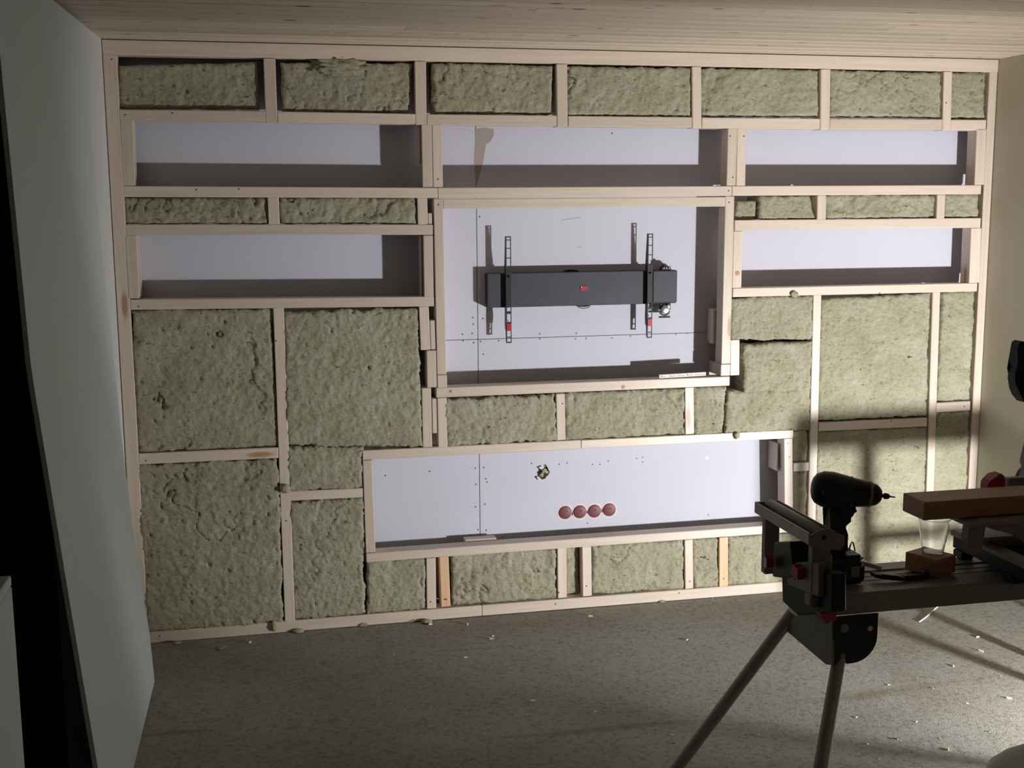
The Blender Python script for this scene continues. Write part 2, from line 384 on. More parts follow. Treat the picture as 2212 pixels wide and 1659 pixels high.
# second row of wool, lower niches on both sides
V('stud', 425.5, 578, 602, 484.5, 580, 604.5); V('stud', 427, 901, 923, 484.5, 902.5, 924.5)
V('block', 460, 924.5, 933, 484, 925, 933.5, depth=0.05, y0=0.006)
H('rail', 271.5, 485, 508, 935, 484.5, 507.7)
V('jamb', 508.5, 269.5, 294.5, 645, 276.5, 302, depth=0.148); V('jamb', 508.5, 914, 935, 642, 916, 937)
V('batten', 509, 907.5, 911.5, 641, 909, 913, depth=0.05, y0=0.02)
H('rail', 281, 647, 669.5, 937.5, 640.5, 661.8)
V('stud', 422, 1766, 1785, 474, 1765, 1784.5); V('stud', 420.5, 2025, 2042.6, 471.5, 2023, 2040.5)
H('rail', 1587, 475, 498.2, 2119, 471, 491.6)
V('jamb', 499, 1584.5, 1605, 622, 1582, 1601.5); V('jamb', 492.5, 2098, 2121, 611, 2094, 2114.8)
H('rail', 1583, 623, 641.8, 2111.5, 611, 629.8)
# screen niche
V('jamb', 429, 936.8, 956.5, 809, 943.5, 965, depth=0.148); V('block', 810, 944.3, 965.5, 837.5, 945, 966, depth=0.148)
V('jamb', 424, 1567.5, 1586, 786, 1557.6, 1578, bevel=0.002); V('block', 787, 1557.4, 1577.6, 812, 1556.6, 1577, depth=0.148)
H('rail', 942, 838, 859, 1576.5, 813, 833.5)
V('block', 734, 1577.6, 1598, 811, 1577.4, 1597.5, depth=0.148)
a = at(1547, 668, SD); b_ = at(1545, 743, SD)
boxo('packing_block', (a.x - 0.012, SD + 0.001, b_.z), (a.x + 0.034, D - 0.001, a.z), PINE, frame)
# doubled posts with packing between wall bays and the screen niche
V('stud', 662, 904.6, 926, 756, 908.7, 930); V('packing', 692, 928, 939.2, 755, 931, 941, depth=0.05, y0=0.004)
V('stud', 757, 921, 942, 837, 922.5, 943.5); V('stud', 838, 910.7, 931, 966, 913, 934)
V('packing', 861, 933, 943.4, 936, 934.5, 945, depth=0.05, y0=0.004); V('stud', 859.5, 944.3, 964.6, 966, 946.6, 967, depth=0.148)
# tall bays by the leaning sheet
V('stud', 665, 589.5, 613.5, 1344, 615.7, 637)
H('noggin', 299, 980, 1004, 601, 967, 989.5); H('noggin', 626, 1061, 1083, 783.5, 1055.5, 1074)
# row between the two big niches
V('stud', 850.5, 1201, 1220, 951, 1203, 1222); V('stud', 837, 1479.5, 1498.8, 938, 1480.5, 1500)
# lower niche
H('rail', 783, 973.5, 994, 1255, 950.5, 970); H('rail', 1255.6, 950.5, 970, 1714, 929.4, 946)
V('jamb', 994.5, 784, 803.6, 1194, 789.5, 812); V('jamb', 947, 1693.4, 1712.7, 1131, 1695.4, 1713.4)
a = at(1664.5, 951, 0.125); b_ = at(1664.5, 1010, 0.125); c = at(1692, 980, 0.0)
boxo('packing_block', (c.x + 0.001, SD + 0.001, b_.z), (c.x + 0.036, D - 0.001, a.z), PINE, frame)
boxo('packing_block', (c.x - 0.008, SD - 0.03, b_.z), (c.x - 0.001, D - 0.004, a.z), PINE, frame)
H('rail', 791, 1196, 1215, 1716, 1131, 1149.5)
a = at(1005, 1180.5, 0.0); b_ = at(1074, 1176, 0.0); xo = 0.012
boxo('packing_block', (a.x + xo, SD + 0.001, a.z - 0.04), (b_.x + xo, D - 0.03, a.z + 0.008), PINE, frame)
# bottom row
V('stud', 1206, 921, 940.6, 1315, 921.5, 943); V('stud', 1202, 949, 968.5, 1311, 952.5, 974, m=PINE_ORANGE, y0=0.006)
V('stud', 1184, 1204, 1223.5, 1292, 1204.8, 1224.5); V('stud', 1181, 1257, 1277.5, 1288, 1259, 1278.5)
V('stud', 1166, 1479, 1496.8, 1272, 1480.5, 1498); V('stud', 1161, 1554, 1573, 1267, 1554, 1573, m=PINE_ORANGE)
# bays by the side wall
V('stud', 637, 1757, 1775, 1262, 1742, 1758.5); V('stud', 630, 2014.5, 2032, 1252, 1996, 2011)
H('noggin', 1768.5, 913, 931.6, 2003, 902, 921.6); H('noggin', 2020.6, 872, 890, 2096.5, 865, 888)
H('noggin', 1714, 1001, 1019, 1747.5, 998, 1017.5)
# screw heads in the timber
for p in [(241, 128), (372, 244), (270, 248), (424, 410), (516, 408), (946, 387), (947, 442), (1577, 294), (1583, 383), (1607, 294), (1574, 412), (1575, 437), (974, 845), (299, 662), (596, 736),
          (618, 1125), (315, 995), (1702, 958), (1705, 987), (1925, 909), (2083, 878), (930, 1300), (964, 1295), (1207, 1280), (1267, 1266), (1490, 1256), (1563, 1250), (1200, 1305), (1467, 1281),
          (1672, 938), (1322, 288), (2044, 222), (1900, 633), (1215, 872), (345, 1374)]:
    screw(p[0], p[1], 0.0, 0.0034, frame)
for px, py, r in ((973.5, 845.5, 0.0075), (1346.5, 836, 0.009), (1593, 590, 0.011)):
    p = at(px, py, 0.0); latheo('knot', p + Vector((0, 0.002, 0)), p + Vector((0, -0.0008, 0)), [(0, r), (0.9, r), (1, r * 0.9)], PINE_WARM, frame, 16)

# ------------------------------------------------------------------ mineral wool
def sstep(a, b, x):
    t = min(1, max(0, (x - a) / (b - a))); return t * t * (3 - 2 * t)
def batt(quads, label, rec=0.004, bulge=0.0, seed=0, wob=0.005, back=0.135, crease=0.6, cell=0.0055, rough=0.0045):
    bm = bmesh.new(); sd = Vector((seed * 7.3, seed * 3.1, seed * 5.7))
    for q in quads:
        P = [at(px, py) for px, py in q]
        w_ = ((P[1] - P[0]).length + (P[2] - P[3]).length) / 2; h_ = ((P[3] - P[0]).length + (P[2] - P[1]).length) / 2
        nu = max(4, int(w_ / cell)); nv = max(4, int(h_ / cell)); g = []
        for j in range(nv + 1):
            v_ = j / nv; row = []
            for i in range(nu + 1):
                u = i / nu
                p = (P[0] * (1 - u) + P[1] * u) * (1 - v_) + (P[3] * (1 - u) + P[2] * u) * v_
                eu = min(u, 1 - u) * w_; ev = min(v_, 1 - v_) * h_; e = min(eu, ev)
                s = p + sd
                # ragged outline
                k = wob * (1 - sstep(0, 0.05, e)) if e < 0.05 else 0
                n1 = noise.noise(s * 22) + 0.7 * noise.noise(s * 70 + Vector((9, 0, 0))); n2 = noise.noise(s * 22 + Vector((5, 5, 5))) + 0.7 * noise.noise(s * 70 + Vector((0, 9, 4)))
                x = p.x + k * n1; z = p.z + k * n2
                # surface relief: soft swells, tufts, torn creases
                hgt = 0.006 * noise.noise(s * 5.0) + rough * noise.fractal(s * 30, 0.9, 2.0, 3) + 0.0028 * noise.fractal(s * 85, 0.7, 2.0, 2)
                msk = sstep(-0.02, 0.22, noise.noise(s * 2.6 + Vector((1, 7, 2))))
                # layers torn off: low ledges with a sharp lip
                led = noise.noise(s * Vector((1, 1, 1)) * 5.5 + Vector((6, 2, 3))) + 0.3 * noise.noise(s * 24)
                hgt -= crease * 0.0075 * sstep(0.10, 0.125, led) * msk
                # thin cracks
                rdg = abs(noise.noise(s * 4.2 + Vector((3, 1, 8))) + 0.3 * noise.noise(s * 21))
                hgt -= crease * 0.016 * (1 - sstep(0.004, 0.026, rdg)) * sstep(0.1, 0.2, noise.noise(s * 3.3 + Vector((2, 2, 9))))
                pit = noise.noise(s * 40 + Vector((4, 4, 1))); hgt -= 0.008 * sstep(0.54, 0.66, pit)
                yy = rec - bulge * sstep(0, 0.12, e) - hgt
                yy += 0.007 * (1 - sstep(0, 0.010, e))
                row.append(bm.verts.new((x, yy, z)))
            g.append(row)
        for j in range(nv):
            for i in range(nu): bm.faces.new((g[j][i], g[j + 1][i], g[j + 1][i + 1], g[j][i + 1]))
        ring = g[0][:] + [g[j][nu] for j in range(1, nv + 1)] + [g[nv][i] for i in range(nu - 1, -1, -1)] + [g[j][0] for j in range(nv - 1, 0, -1)]
        bk = [bm.verts.new((v.co.x, back, v.co.z)) for v in ring]
        for i in range(len(ring)):
            bm.faces.new((ring[i], ring[(i + 1) % len(ring)], bk[(i + 1) % len(ring)], bk[i]))
        bm.faces.new(bk)
    o = finish('insulation_batt', bm, WOOL, None, True)
    return tag(o, label, 'insulation', 'mineral wool batts in the stud frame')
B = [
 ([[(254, 139), (555, 132), (561, 233), (256, 232)]], 'slumped wool batt in top row by leaning white sheet, dark gap above', dict(rec=0.03, wob=0.003)),
 ([[(606, 134), (894, 136), (883, 243), (611, 240)]], 'wool batt in second bay of top row with frayed tuft over its top', dict(rec=0.018)),
 ([[(936, 135), (1196, 141), (1193, 246), (939, 243)]], 'wool batt in top row above stained niche, gaps at both ends', dict(rec=0.014)),
 ([[(1226, 143), (1494, 146), (1494, 250), (1227, 248)]], 'wool batt in top row with torn ledge along its lower edge', dict(rec=0.006, crease=1)),
 ([[(1516, 146), (1770, 151), (1771, 250), (1517, 249)]], 'creased wool batt in top row, third bay from the side wall', dict(rec=0.006, crease=1)),
 ([[(1795, 151), (2036, 156), (2034, 253), (1794, 250)]], 'wool batt in top row, second bay from the side wall', dict(rec=0.006)),
 ([[(2059, 156), (2133, 157), (2130, 255), (2055, 255)]], 'narrow wool batt at end of top row against side wall', dict(rec=0.01)),
 ([[(268, 428), (577, 428), (580, 484), (270, 485)]], 'split strip of wool between the two niches beside leaning white sheet', dict(rec=0.008, crease=0.6, rough=0.007)),
 ([[(605, 428), (899, 428), (901, 484), (606, 484)]], 'torn strip of wool between niches, next to the screen niche', dict(rec=0.008, crease=1.0, rough=0.007)),
 ([[(1600, 435), (1641, 434), (1641, 474), (1591, 475)]], 'small square wool offcut above a niche, touching the screen niche post', dict(rec=0.03, wob=0.002, crease=0)),
 ([[(1642, 424), (1752, 424), (1764, 474), (1641, 474)]], 'ribbed wool strip with rounded corner beside small square offcut', dict(rec=0.008)),
 ([[(1787, 422), (2023, 421), (2021, 471), (1787, 473)]], 'wool strip with deep slanting tear above niche by side wall', dict(rec=0.008, crease=1.2, rough=0.007)),
 ([[(2044, 421), (2117, 420), (2116, 471), (2042, 471)]], 'short wool strip squeezed against the side wall above a niche', dict(rec=0.012, crease=1.2)),
 ([[(285, 671), (586, 668), (601, 964), (298, 979)]], 'large creased wool batt in upper bay by leaning white sheet', dict(rec=0.008, crease=1.1)),
 ([[(613, 674), (902, 667), (914, 965), (619, 963)]], 'large even wool batt beside the doubled posts of the screen niche', dict(rec=0.0, crease=0.2, wob=0.008)),
 ([[(619, 966), (782, 967), (784, 1056), (622, 1062)]], 'squat wool piece under the large batt, above a noggin', dict(rec=0.002, wob=0.009)),
 ([[(294, 1006), (600, 991), (613, 1345), (315, 1367)]], 'tall shaggy wool batt standing on the sill by leaning white sheet', dict(rec=-0.003, wob=0.011, crease=0.8)),
 ([[(625, 1085), (784, 1076), (789, 1326), (634, 1342)]], 'upright wool batt standing on sill beside the lower niche post', dict(rec=0.0, wob=0.009)),
 ([[(960, 864), (1201, 853), (1203, 952), (964, 966)]], 'wool batt under screen niche with ragged end lapping the post', dict(rec=-0.002, wob=0.01)),
 ([[(1220, 850), (1479, 839), (1480, 938), (1222, 951)]], 'rippled wool batt in the middle bay under the screen niche', dict(rec=-0.001, crease=1.2, wob=0.006)),
 ([[(1500, 838), (1571, 836), (1562, 937), (1501, 945)]], 'small wool piece under screen niche, dark cleft at its edge', dict(rec=0.004, crease=0.3)),
 ([[(1580, 645), (1757, 639), (1756, 733), (1579, 735)]], 'wool piece tight under rail, notched top, beside screen niche post', dict(rec=0.0, crease=0.3, wob=0.007)),
 ([[(1607, 746), (1756, 737), (1753, 846), (1606, 850)], [(1572, 847), (1753, 840), (1750, 929), (1566, 936)]], 'stepped wool batt at corner below screen niche', dict(rec=0.0, crease=0.2, wob=0.007)),
 ([[(1775, 647), (2012, 634), (2003, 899), (1768, 909)]], 'broad sunlit-pale wool batt with one long thin crack near side wall', dict(rec=0.002, crease=0.4)),
 ([[(2040, 632), (2109, 630), (2098, 864), (2026, 868)]], 'tall narrow wool batt against the side wall above noggin', dict(rec=0.006, crease=0.3)),
 ([[(1767, 932), (2003, 922), (1996, 1252), (1757, 1263)]], 'broad wool batt behind the drill, crossed by soft shadows', dict(rec=0.0, crease=0.3, wob=0.008)),
 ([[(2020, 891), (2096, 889), (2082, 1249), (2011, 1253)]], 'tall narrow wool batt on sill against the side wall', dict(rec=0.002, crease=0.8)),
 ([[(1715, 933), (1748, 929), (1746, 997), (1716, 999)]], 'slim wool piece beside lower niche post, above small noggin', dict(rec=0.004)),
 ([[(1715, 1020), (1746, 1018), (1741, 1146), (1715, 1149)]], 'slim wool piece beside lower niche post, below small noggin', dict(rec=0.006)),
 ([[(793, 1213), (920, 1207), (921, 1317), (794, 1327)]], 'squarish flat wool piece under lower niche by a black slit', dict(rec=0.004, crease=0.2)),
 ([[(976, 1199), (1204, 1186), (1205, 1293), (979, 1309)]], 'wide wool batt under lower niche between orange stud and pale stud', dict(rec=0.006, crease=0.8)),
 ([[(1224, 1183), (1252, 1181), (1256, 1288), (1226, 1291)]], 'sliver of wool sunk between two close studs under lower niche', dict(rec=0.035, crease=0.3)),
 ([[(1281, 1181), (1479, 1168), (1480, 1273), (1281, 1285)]], 'wide wool batt under red socket boxes in the bottom row', dict(rec=0.006, crease=0.8)),
 ([[(1498, 1167), (1553, 1163), (1554, 1268), (1499, 1271)]], 'narrow wool piece in bottom row between pale stud and orange stud', dict(rec=0.004)),
 ([[(1575, 1162), (1741, 1151), (1741, 1259), (1575, 1266)]], 'wool batt in bottom row behind the roller support of the stand', dict(rec=0.006)),
]
for i, (q, lab, kw) in enumerate(B): batt(q, lab.replace('sunlit-pale', 'pale'), seed=i + 1, **kw)

def tuft(p, r, label, seed, sq=(1, 0.6, 0.6), name='insulation_tuft', amp=0.35, sub=3, fq=1.6):
    bm = bmesh.new(); bmesh.ops.create_icosphere(bm, subdivisions=sub, radius=1.0)
    for v in bm.verts:
        k = 1 + amp * noise.fractal(v.co * fq + Vector((seed * 3.7, seed, 0)), 0.8, 2.0, 3)
        v.co = Vector((v.co.x * r * sq[0] * k, v.co.y * r * sq[1] * k, v.co.z * r * sq[2] * k)) + Vector(p)
    o = finish(name, bm, WOOL, None, True)
    return tag(o, label, 'insulation', 'loose wool tufts around the frame')
def onfloor(px, py, dz=0.0):
    p = flo(px, py); p.z += dz; return p
tuft(at(616, 1056, -0.012), 0.020, 'torn wool tuft stuck on the stud by the noggin between the tall bays', 1, (1.1, 0.8, 0.9))
tuft(at(592, 1352, -0.008), 0.013, 'wool tuft hanging over the sill below the tall shaggy batt', 2, (0.8, 0.8, 1.8))
tuft(at(735, 143, 0.012), 0.085, 'frayed wool lip squeezed over the top plate', 3, (1.15, 0.20, 0.42), amp=0.45, sub=4, fq=3.0)
tuft(at(1592, 941, -0.008), 0.014, 'wool tuft dangling over the rail above the lower niche', 4, (1, 0.7, 1.1))
tuft(at(1716, 636, -0.005), 0.016, 'curled wool tuft poking over the notched piece beside screen niche', 5, (1.2, 0.6, 0.8))
for i, (px, py, r) in enumerate([(645, 1366, .018), (784, 1352, .018), (888, 1341, .026), (1062, 1327, .018), (922, 1346, .018), (478, 1402, .016), (383, 1391, .012), (1430, 1301, .012)]):
    p = flo(px, py); p.z = r * 0.4
    lab = ['wool scrap on the sill edge at foot of stud between the tall bays', 'wool scrap on floor below the upright batt', 'long flat wool scrap by the sill below the squarish piece', 'wool scrap on floor below the wide batt beside the orange stud',
           'wool scrap on floor in front of the long flat scrap', 'lone wool scrap on floor out from the tall shaggy batt', 'small wool scrap on floor at foot of tall shaggy batt', 'tiny wool scrap on floor below the red junction boxes'][i]
    tuft(p, r, lab, 10 + i, (1.3, 0.9, 0.5), 'wool_scrap')

# ------------------------------------------------------------------ screen bracket in the upper niche
YP = D - 0.06
P = [at(1053, 592, YP), at(1463, 583, YP), at(1463, 655, YP), at(1053, 665, YP)]
x0, x1, z0, z1 = P[0].x, P[1].x, 1.336, 1.4815
mount = empty('screen_wall_mount', ((x0 + x1) / 2, D - 0.03, z0 - 0.2), 'black motorised screen wall mount with two slotted uprights in the niche', 'wall mount')
boxo('back_plate', (x0, YP, z0), (x1 - 0.115, YP + 0.008, z1), PLATE, mount, 0.002)
boxo('end_housing', (x1 - 0.112, YP - 0.002, z0 + 0.004), (x1, YP + 0.03, z1 - 0.001), PLATE, mount, 0.003)
boxo('top_flange', (x0, YP + 0.009, z1 - 0.004), (x1 - 0.002, D - 0.001, z1), BLACK, mount, 0.001)
boxo('bottom_flange', (x0, YP + 0.009, z0), (x1 - 0.002, D - 0.001, z0 + 0.004), BLACK, mount, 0.001)
boxo('side_flange', (x0, YP + 0.009, z0 + 0.005), (x0 + 0.004, D - 0.001, z1 - 0.005), BLACK, mount, 0.001)
# oval red badge
c = at(1262, 623, YP - 0.001); bm = bmesh.new(); ov = []
for k in range(20):
    t = 2 * math.pi * k / 20; ov.append(c + Vector((0.017 * math.copysign(abs(math.cos(t)) ** 0.6, math.cos(t)), 0, 0.0095 * math.copysign(abs(math.sin(t)) ** 0.8, math.sin(t)))))
hexa(bm, ov, [q + Vector((0, -0.0025, 0)) for q in ov]); badge = finish('badge', bm, RED, mount); badge['label'] = 'small oval red badge'
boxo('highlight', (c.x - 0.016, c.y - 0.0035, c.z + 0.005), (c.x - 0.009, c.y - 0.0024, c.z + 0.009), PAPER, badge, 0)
for px, py, s in ((1233, 574, 1), (1258, 664, -1)):      # rounded lugs on the long edges
    c = at(px, py, D - 0.02); zz = z1 if s > 0 else z0
    bm = bmesh.new(); pts = [Vector((c.x + 0.034 * math.cos(t), D - 0.03, zz + s * 0.009 * math.sin(t))) for t in [math.pi * k / 12 for k in range(13)]]
    hexa(bm, pts, [q + Vector((0, 0.02, 0)) for q in pts]); finish('lug', bm, BLACK, mount)
tube('cable_loop', [(c.x + 0.03 * math.cos(t), YP + 0.02, z0 - 0.014 * math.sin(t)) for t in [math.pi * k / 10 for k in range(11)]], 0.0016, BLACK, mount, 6)
def arm(pts_top, pts_bot, seed):
    (tx, ty), (bx, by) = pts_top, pts_bot
    Yf = YP - 0.022; a = at(tx, ty, Yf); b_ = at(bx, by, Yf); xm = (a.x + b_.x) / 2; zt, zb = a.z, b_.z; hw = 0.0115
    n_ = mount
    # slotted face strip: two long edges with bridges between the slots
    bm = bmesh.new(); t = 0.0035
    box(bm, (xm - hw, Yf, zb), (xm - hw + t, Yf + 0.003, zt)); box(bm, (xm + hw - t, Yf, zb), (xm + hw, Yf + 0.003, zt))
    L = zt - zb
    for f0, f1 in ((0, .012), (.05, .06), (.185, .20), (.275, .30), (.34, .62), (.64, .70), (.795, .803), (.885, .893), (.962, .97), (.99, 1.0)):
        box(bm, (xm - hw + t, Yf, zb + L * f0), (xm + hw - t, Yf + 0.003, zb + L * f1))
    ar = finish('slotted_arm', bm, BLACK, n_)
    # side cheek that tapers to the ends and carries a hook below
    yk = Yf + 0.003
    ch = [(yk, zt), (yk + 0.012, zt), (yk + 0.03, zb + L * 0.72), (yk + 0.032, zb + L * 0.40), (yk + 0.026, zb + L * 0.30), (yk + 0.03, zb + L * 0.19), (yk + 0.026, zb + L * 0.13), (yk + 0.014, zb + L * 0.12), (yk + 0.01, zb + L * 0.02), (yk, zb)]
    bm = bmesh.new(); hexa(bm, [(xm - hw, q[0], q[1]) for q in ch], [(xm - hw + 0.0025, q[0], q[1]) for q in ch]); finish('cheek', bm, BLACK, n_)
    boxo('locking_tab', (xm - hw * 0.9, Yf - 0.003, zb + L * 0.115), (xm + hw * 0.9, Yf - 0.0002, zb + L * 0.185), RED, n_, 0.001)
    boxo('hook_plate', (xm - 0.006, YP - 0.012, z1 - 0.02), (xm + 0.008, YP - 0.001, z1 + 0.004), BLACK, n_, 0.001)
    boxo('hook_plate', (xm - 0.006, YP - 0.012, z0), (xm + 0.008, YP - 0.001, z0 + 0.02), BLACK, n_, 0.001)
    screw(bx - 1, by - 48, Yf - 0.0003, 0.004, n_, STEEL); screw(bx, by - 36, Yf - 0.0003, 0.003, n_, STEEL)
arm((1098, 510.5), (1099.5, 741), 1); arm((1406, 504.5), (1402.5, 730), 2)
# gear motor under the housing and switch box on top
c = at(1437, 675, YP + 0.01)
boxo('motor_bracket', (c.x - 0.026, YP + 0.006, z0 - 0.028), (c.x + 0.024, YP + 0.022, z0 - 0.0005), BLACK, mount, 0.002)
mo = latheo('motor', (c.x - 0.004, YP - 0.004, z0 - 0.026), (c.x - 0.004, YP + 0.02, z0 - 0.026), [(0, 0.014), (.1, 0.019), (.9, 0.019), (1, 0.014)], STEEL, mount, 20)
boxo('white_cap', (c.x + 0.004, YP - 0.008, z0 - 0.022), (c.x + 0.016, YP - 0.0045, z0 - 0.008), PAPER, mo, 0.001)
bm = bmesh.new(); n = 14
for k in range(n):
    t = math.pi * (1 + k / (n - 1)); t2 = math.pi * (1 + (k + 1) / (n - 1))
    if k == n - 1: break
    pa = [Vector((c.x - 0.004 + rr * math.cos(tt), YP + 0.004, z0 - 0.034 + rr * 0.9 * math.sin(tt))) for rr, tt in ((0.016, t), (0.024, t), (0.024, t2), (0.016, t2))]
    hexa(bm, pa, [q + Vector((0, 0.012, 0)) for q in pa])
finish('motor_clamp', bm, BLACK, mount)
boxo('clamp_foot', (c.x - 0.030, YP + 0.004, z0 - 0.064), (c.x + 0.022, YP + 0.012, z0 - 0.056), BLACK, mount, 0.002)
boxo('switch_box', (c.x - 0.022, YP + 0.004, z1 + 0.0006), (c.x + 0.022, YP + 0.03, z1 + 0.016), BLACK, mount, 0.002)
for dx in (-0.012, 0.0, 0.013):
    latheo('terminal', (c.x + dx, YP + 0.003, z1 + 0.010), (c.x + dx, YP - 0.002, z1 + 0.010), [(0, 0.004), (1, 0.003)], STEEL, mount, 8)
latheo('cable_gland', (c.x - 0.010, YP + 0.014, z1 + 0.016), (c.x - 0.010, YP + 0.014, z1 + 0.026), [(0, 0.006), (0.6, 0.006), (1, 0.003)], BLACK, mount, 10)

# ------------------------------------------------------------------ red junction boxes
for i, (px, py) in enumerate([(1221, 1107), (1252.5, 1105.5), (1284, 1104), (1316, 1101)]):
    c = at(px, py, D); lab = ['red junction box at the end of the row toward leaning white sheet', 'second red junction box of the row, counted from the leaning white sheet',
                              'third red junction box of the row, counted from the leaning white sheet', 'red junction box with the most chipped white rim at row end toward stand'][i]
    e = empty('junction_box', c, lab, 'junction box', 'four red junction boxes in the lower niche')
    rnd = random.Random(i + 3)
    bm = bmesh.new(); n = 28; ri = []; ro = []
    for k in range(n):
        t = 2 * math.pi * k / n; r2 = 0.0365 + rnd.uniform(-0.0025, 0.0030)
        ri.append(Vector((c.x + 0.0295 * math.cos(t), D - 0.0008, c.z + 0.0295 * math.sin(t)))); ro.append(Vector((c.x + r2 * math.cos(t), D - 0.0008, c.z + r2 * math.sin(t))))
    for k in range(n):
        k2 = (k + 1) % n; hexa(bm, [ri[k], ro[k], ro[k2], ri[k2]], [q + Vector((0, 0.0007, 0)) for q in (ri[k], ro[k], ro[k2], ri[k2])])
    finish('plaster_rim', bm, PAPER, e)
    bm = bmesh.new(); lathe(bm, (c.x, D - 0.001, c.z), (c.x, D - 0.005, c.z), [(0, 0.0305), (0.5, 0.0302), (1, 0.0285)], 28); finish('flange', bm, RED, e, True, ang=0.6)
    cv = latheo('cover', (c.x, D - 0.0052, c.z), (c.x, D - 0.007, c.z), [(0, 0.0275), (0.6, 0.027), (1, 0.025)], BOXRED, e, 28)
    for dx, dz, w2, h2 in ((-0.008, 0.012, 0.006, 0.003), (0.004, 0.006, 0.008, 0.006), (-0.002, -0.020, 0.012, 0.003)):
        boxo('moulded_mark', (c.x + dx + rnd.uniform(-.004, .004) - w2 / 2, D - 0.0078, c.z + dz - h2 / 2), (c.x + dx + w2 / 2, D - 0.0071, c.z + dz + h2 / 2), BLACKP, cv, 0)

# folding rule lying on the ledge of the screen niche
a = at(1424, 817, -0.004 + 0.012); b_ = at(1525, 811, 0.008); d = (b_ - a); L = d.length
rule = empty('folding_rule', (a + b_) / 2, 'off white folding rule with red print lying on the screen niche ledge', 'ruler')
zr = (a.z + b_.z) / 2; ang = math.atan2(d.z, d.x)
top_r = at(1475, 818.5, 0.0).z + 0.0005
for k in range(3):
    prism('rule_leaf', [a + Vector((0, 0.004 * k, -0.001)), b_ + Vector((0, 0.004 * k, -0.001)), b_ + Vector((0, 0.004 * k, 0.015)), a + Vector((0, 0.004 * k, 0.015))], (0, 0.0035, 0), OFFWHITE, rule, 0.0006)
for k in range(26):
    t = 0.04 + 0.92 * k / 25; q = a + d * t; hh = 0.009 if k % 5 == 0 else 0.005
    if k in (3, 4, 9, 14, 19): continue
    prism('print_mark', [q + Vector((0, -0.0003, 0.003)), q + Vector((0.0025, -0.0003, 0.003)), q + Vector((0.0025, -0.0003, 0.003 + hh)), q + Vector((0, -0.0003, 0.003 + hh))], (0, -0.0003, 0), RED if k % 3 else BLACKP, rule)

# ------------------------------------------------------------------ leaning plasterboard sheet
za = [0, .2, .32, .635, .81, .97, 1.17, 1.66, 1.88, 2.385]; xa = [-.434, -.443, -.456, -.484, -.495, -.504, -.511, -.535, -.543, -.550]
zb = [0, .24, .73, 1.35, 2.12, 2.385]; xb = [-.448, -.476, -.522, -.578, -.600, -.602]
bm = bmesh.new(); NU, NV = 10, 40; fr = []; bk = []
for j in range(NV + 1):
    z = 2.385 * j / NV; A = float(np.interp(z, za, xa)); Bx = float(np.interp(z, zb, xb)); rf = []; rb = []
    for i in range(NU + 1):
        t = i / NU; x = A * (1 - t) + Bx * t; yy = -0.414 - 1.2 * t
        rf.append(bm.verts.new((x, yy, z + 0.002))); rb.append(bm.verts.new((x - 0.0125, yy, z + 0.002)))
    fr.append(rf); bk.append(rb)
for j in range(NV):
    for i in range(NU):
        bm.faces.new((fr[j][i], fr[j][i + 1], fr[j + 1][i + 1], fr[j + 1][i])); bm.faces.new((bk[j][i], bk[j + 1][i], bk[j + 1][i + 1], bk[j][i + 1]))
    bm.faces.new((fr[j][0], fr[j + 1][0], bk[j + 1][0], bk[j][0])); bm.faces.new((fr[j][NU], bk[j][NU], bk[j + 1][NU], fr[j + 1][NU]))
for i in range(NU):
    bm.faces.new((fr[0][i], bk[0][i], bk[0][i + 1], fr[0][i + 1])); bm.faces.new((fr[NV][i], fr[NV][i + 1], bk[NV][i + 1], bk[NV][i]))
o = finish('plasterboard_panel', bm, WHITE_SHEET, None, True, ang=0.8)
tag(o, 'full size white plasterboard sheet leaning bowed against the wall', 'plasterboard')

# low white cabinet in the dark opening
cab = empty('low_cabinet', (-0.92, -2.4, 0), 'low white cabinet standing in the dark opening past the leaning sheet', 'cabinet')
boxo('body', (-1.165, -2.72, 0.08), (-0.570, -2.06, 0.915), WHITE_SHEET, cab, 0.003)
boxo('worktop', (-1.165, -2.72, 0.916), (-0.570, -2.06, 0.940), WHITE_SHEET, cab, 0.003)
boxo('plinth', (-1.135, -2.68, 0.0), (-0.605, -2.10, 0.079), WALL_DARK, cab, 0.002)
dr = boxo('door', (-1.155, -2.742, 0.09), (-0.580, -2.721, 0.905), WHITE_SHEET, cab, 0.003); boxo('handle', (-0.635, -2.765, 0.62), (-0.620, -2.7425, 0.76), STEEL, dr, 0.003)

# ------------------------------------------------------------------ saw stand
YF = -2.47; YB = -2.27; ZT = 0.885; ZL = 0.837; XL0 = 1.252; XE = 2.52
st = empty('saw_stand', (1.8, -2.37, 0), 'folding aluminium saw stand with splayed tube legs and roller support', 'saw stand')
def rail(name, ya, yb):
    prof = [(ya, ZL), (yb, ZL), (yb, ZT - 0.006), (yb - 0.004, ZT), (ya + 0.004, ZT), (ya, ZT - 0.006)]
    bm = bmesh.new(); hexa(bm, [(XL0, p[0], p[1]) for p in prof], [(XE, p[0], p[1]) for p in prof]); return finish(name, bm, GREY, st)
rail('beam_rail', YF, YF + 0.056); rail('beam_rail', YB - 0.056, YB)
for k in range(3):
    ya = YF + 0.060 + k * 0.0285
    boxo('deck_slat', (XL0 + 0.004, ya, ZT - 0.010), (XE - 0.004, ya + 0.0245, ZT - 0.003), GREY, st, 0.001)
boxo('deck_pan', (XL0 + 0.004, YF + 0.057, ZL + 0.002), (XE - 0.004, YB - 0.057, ZL + 0.006), BLACK, st, 0)
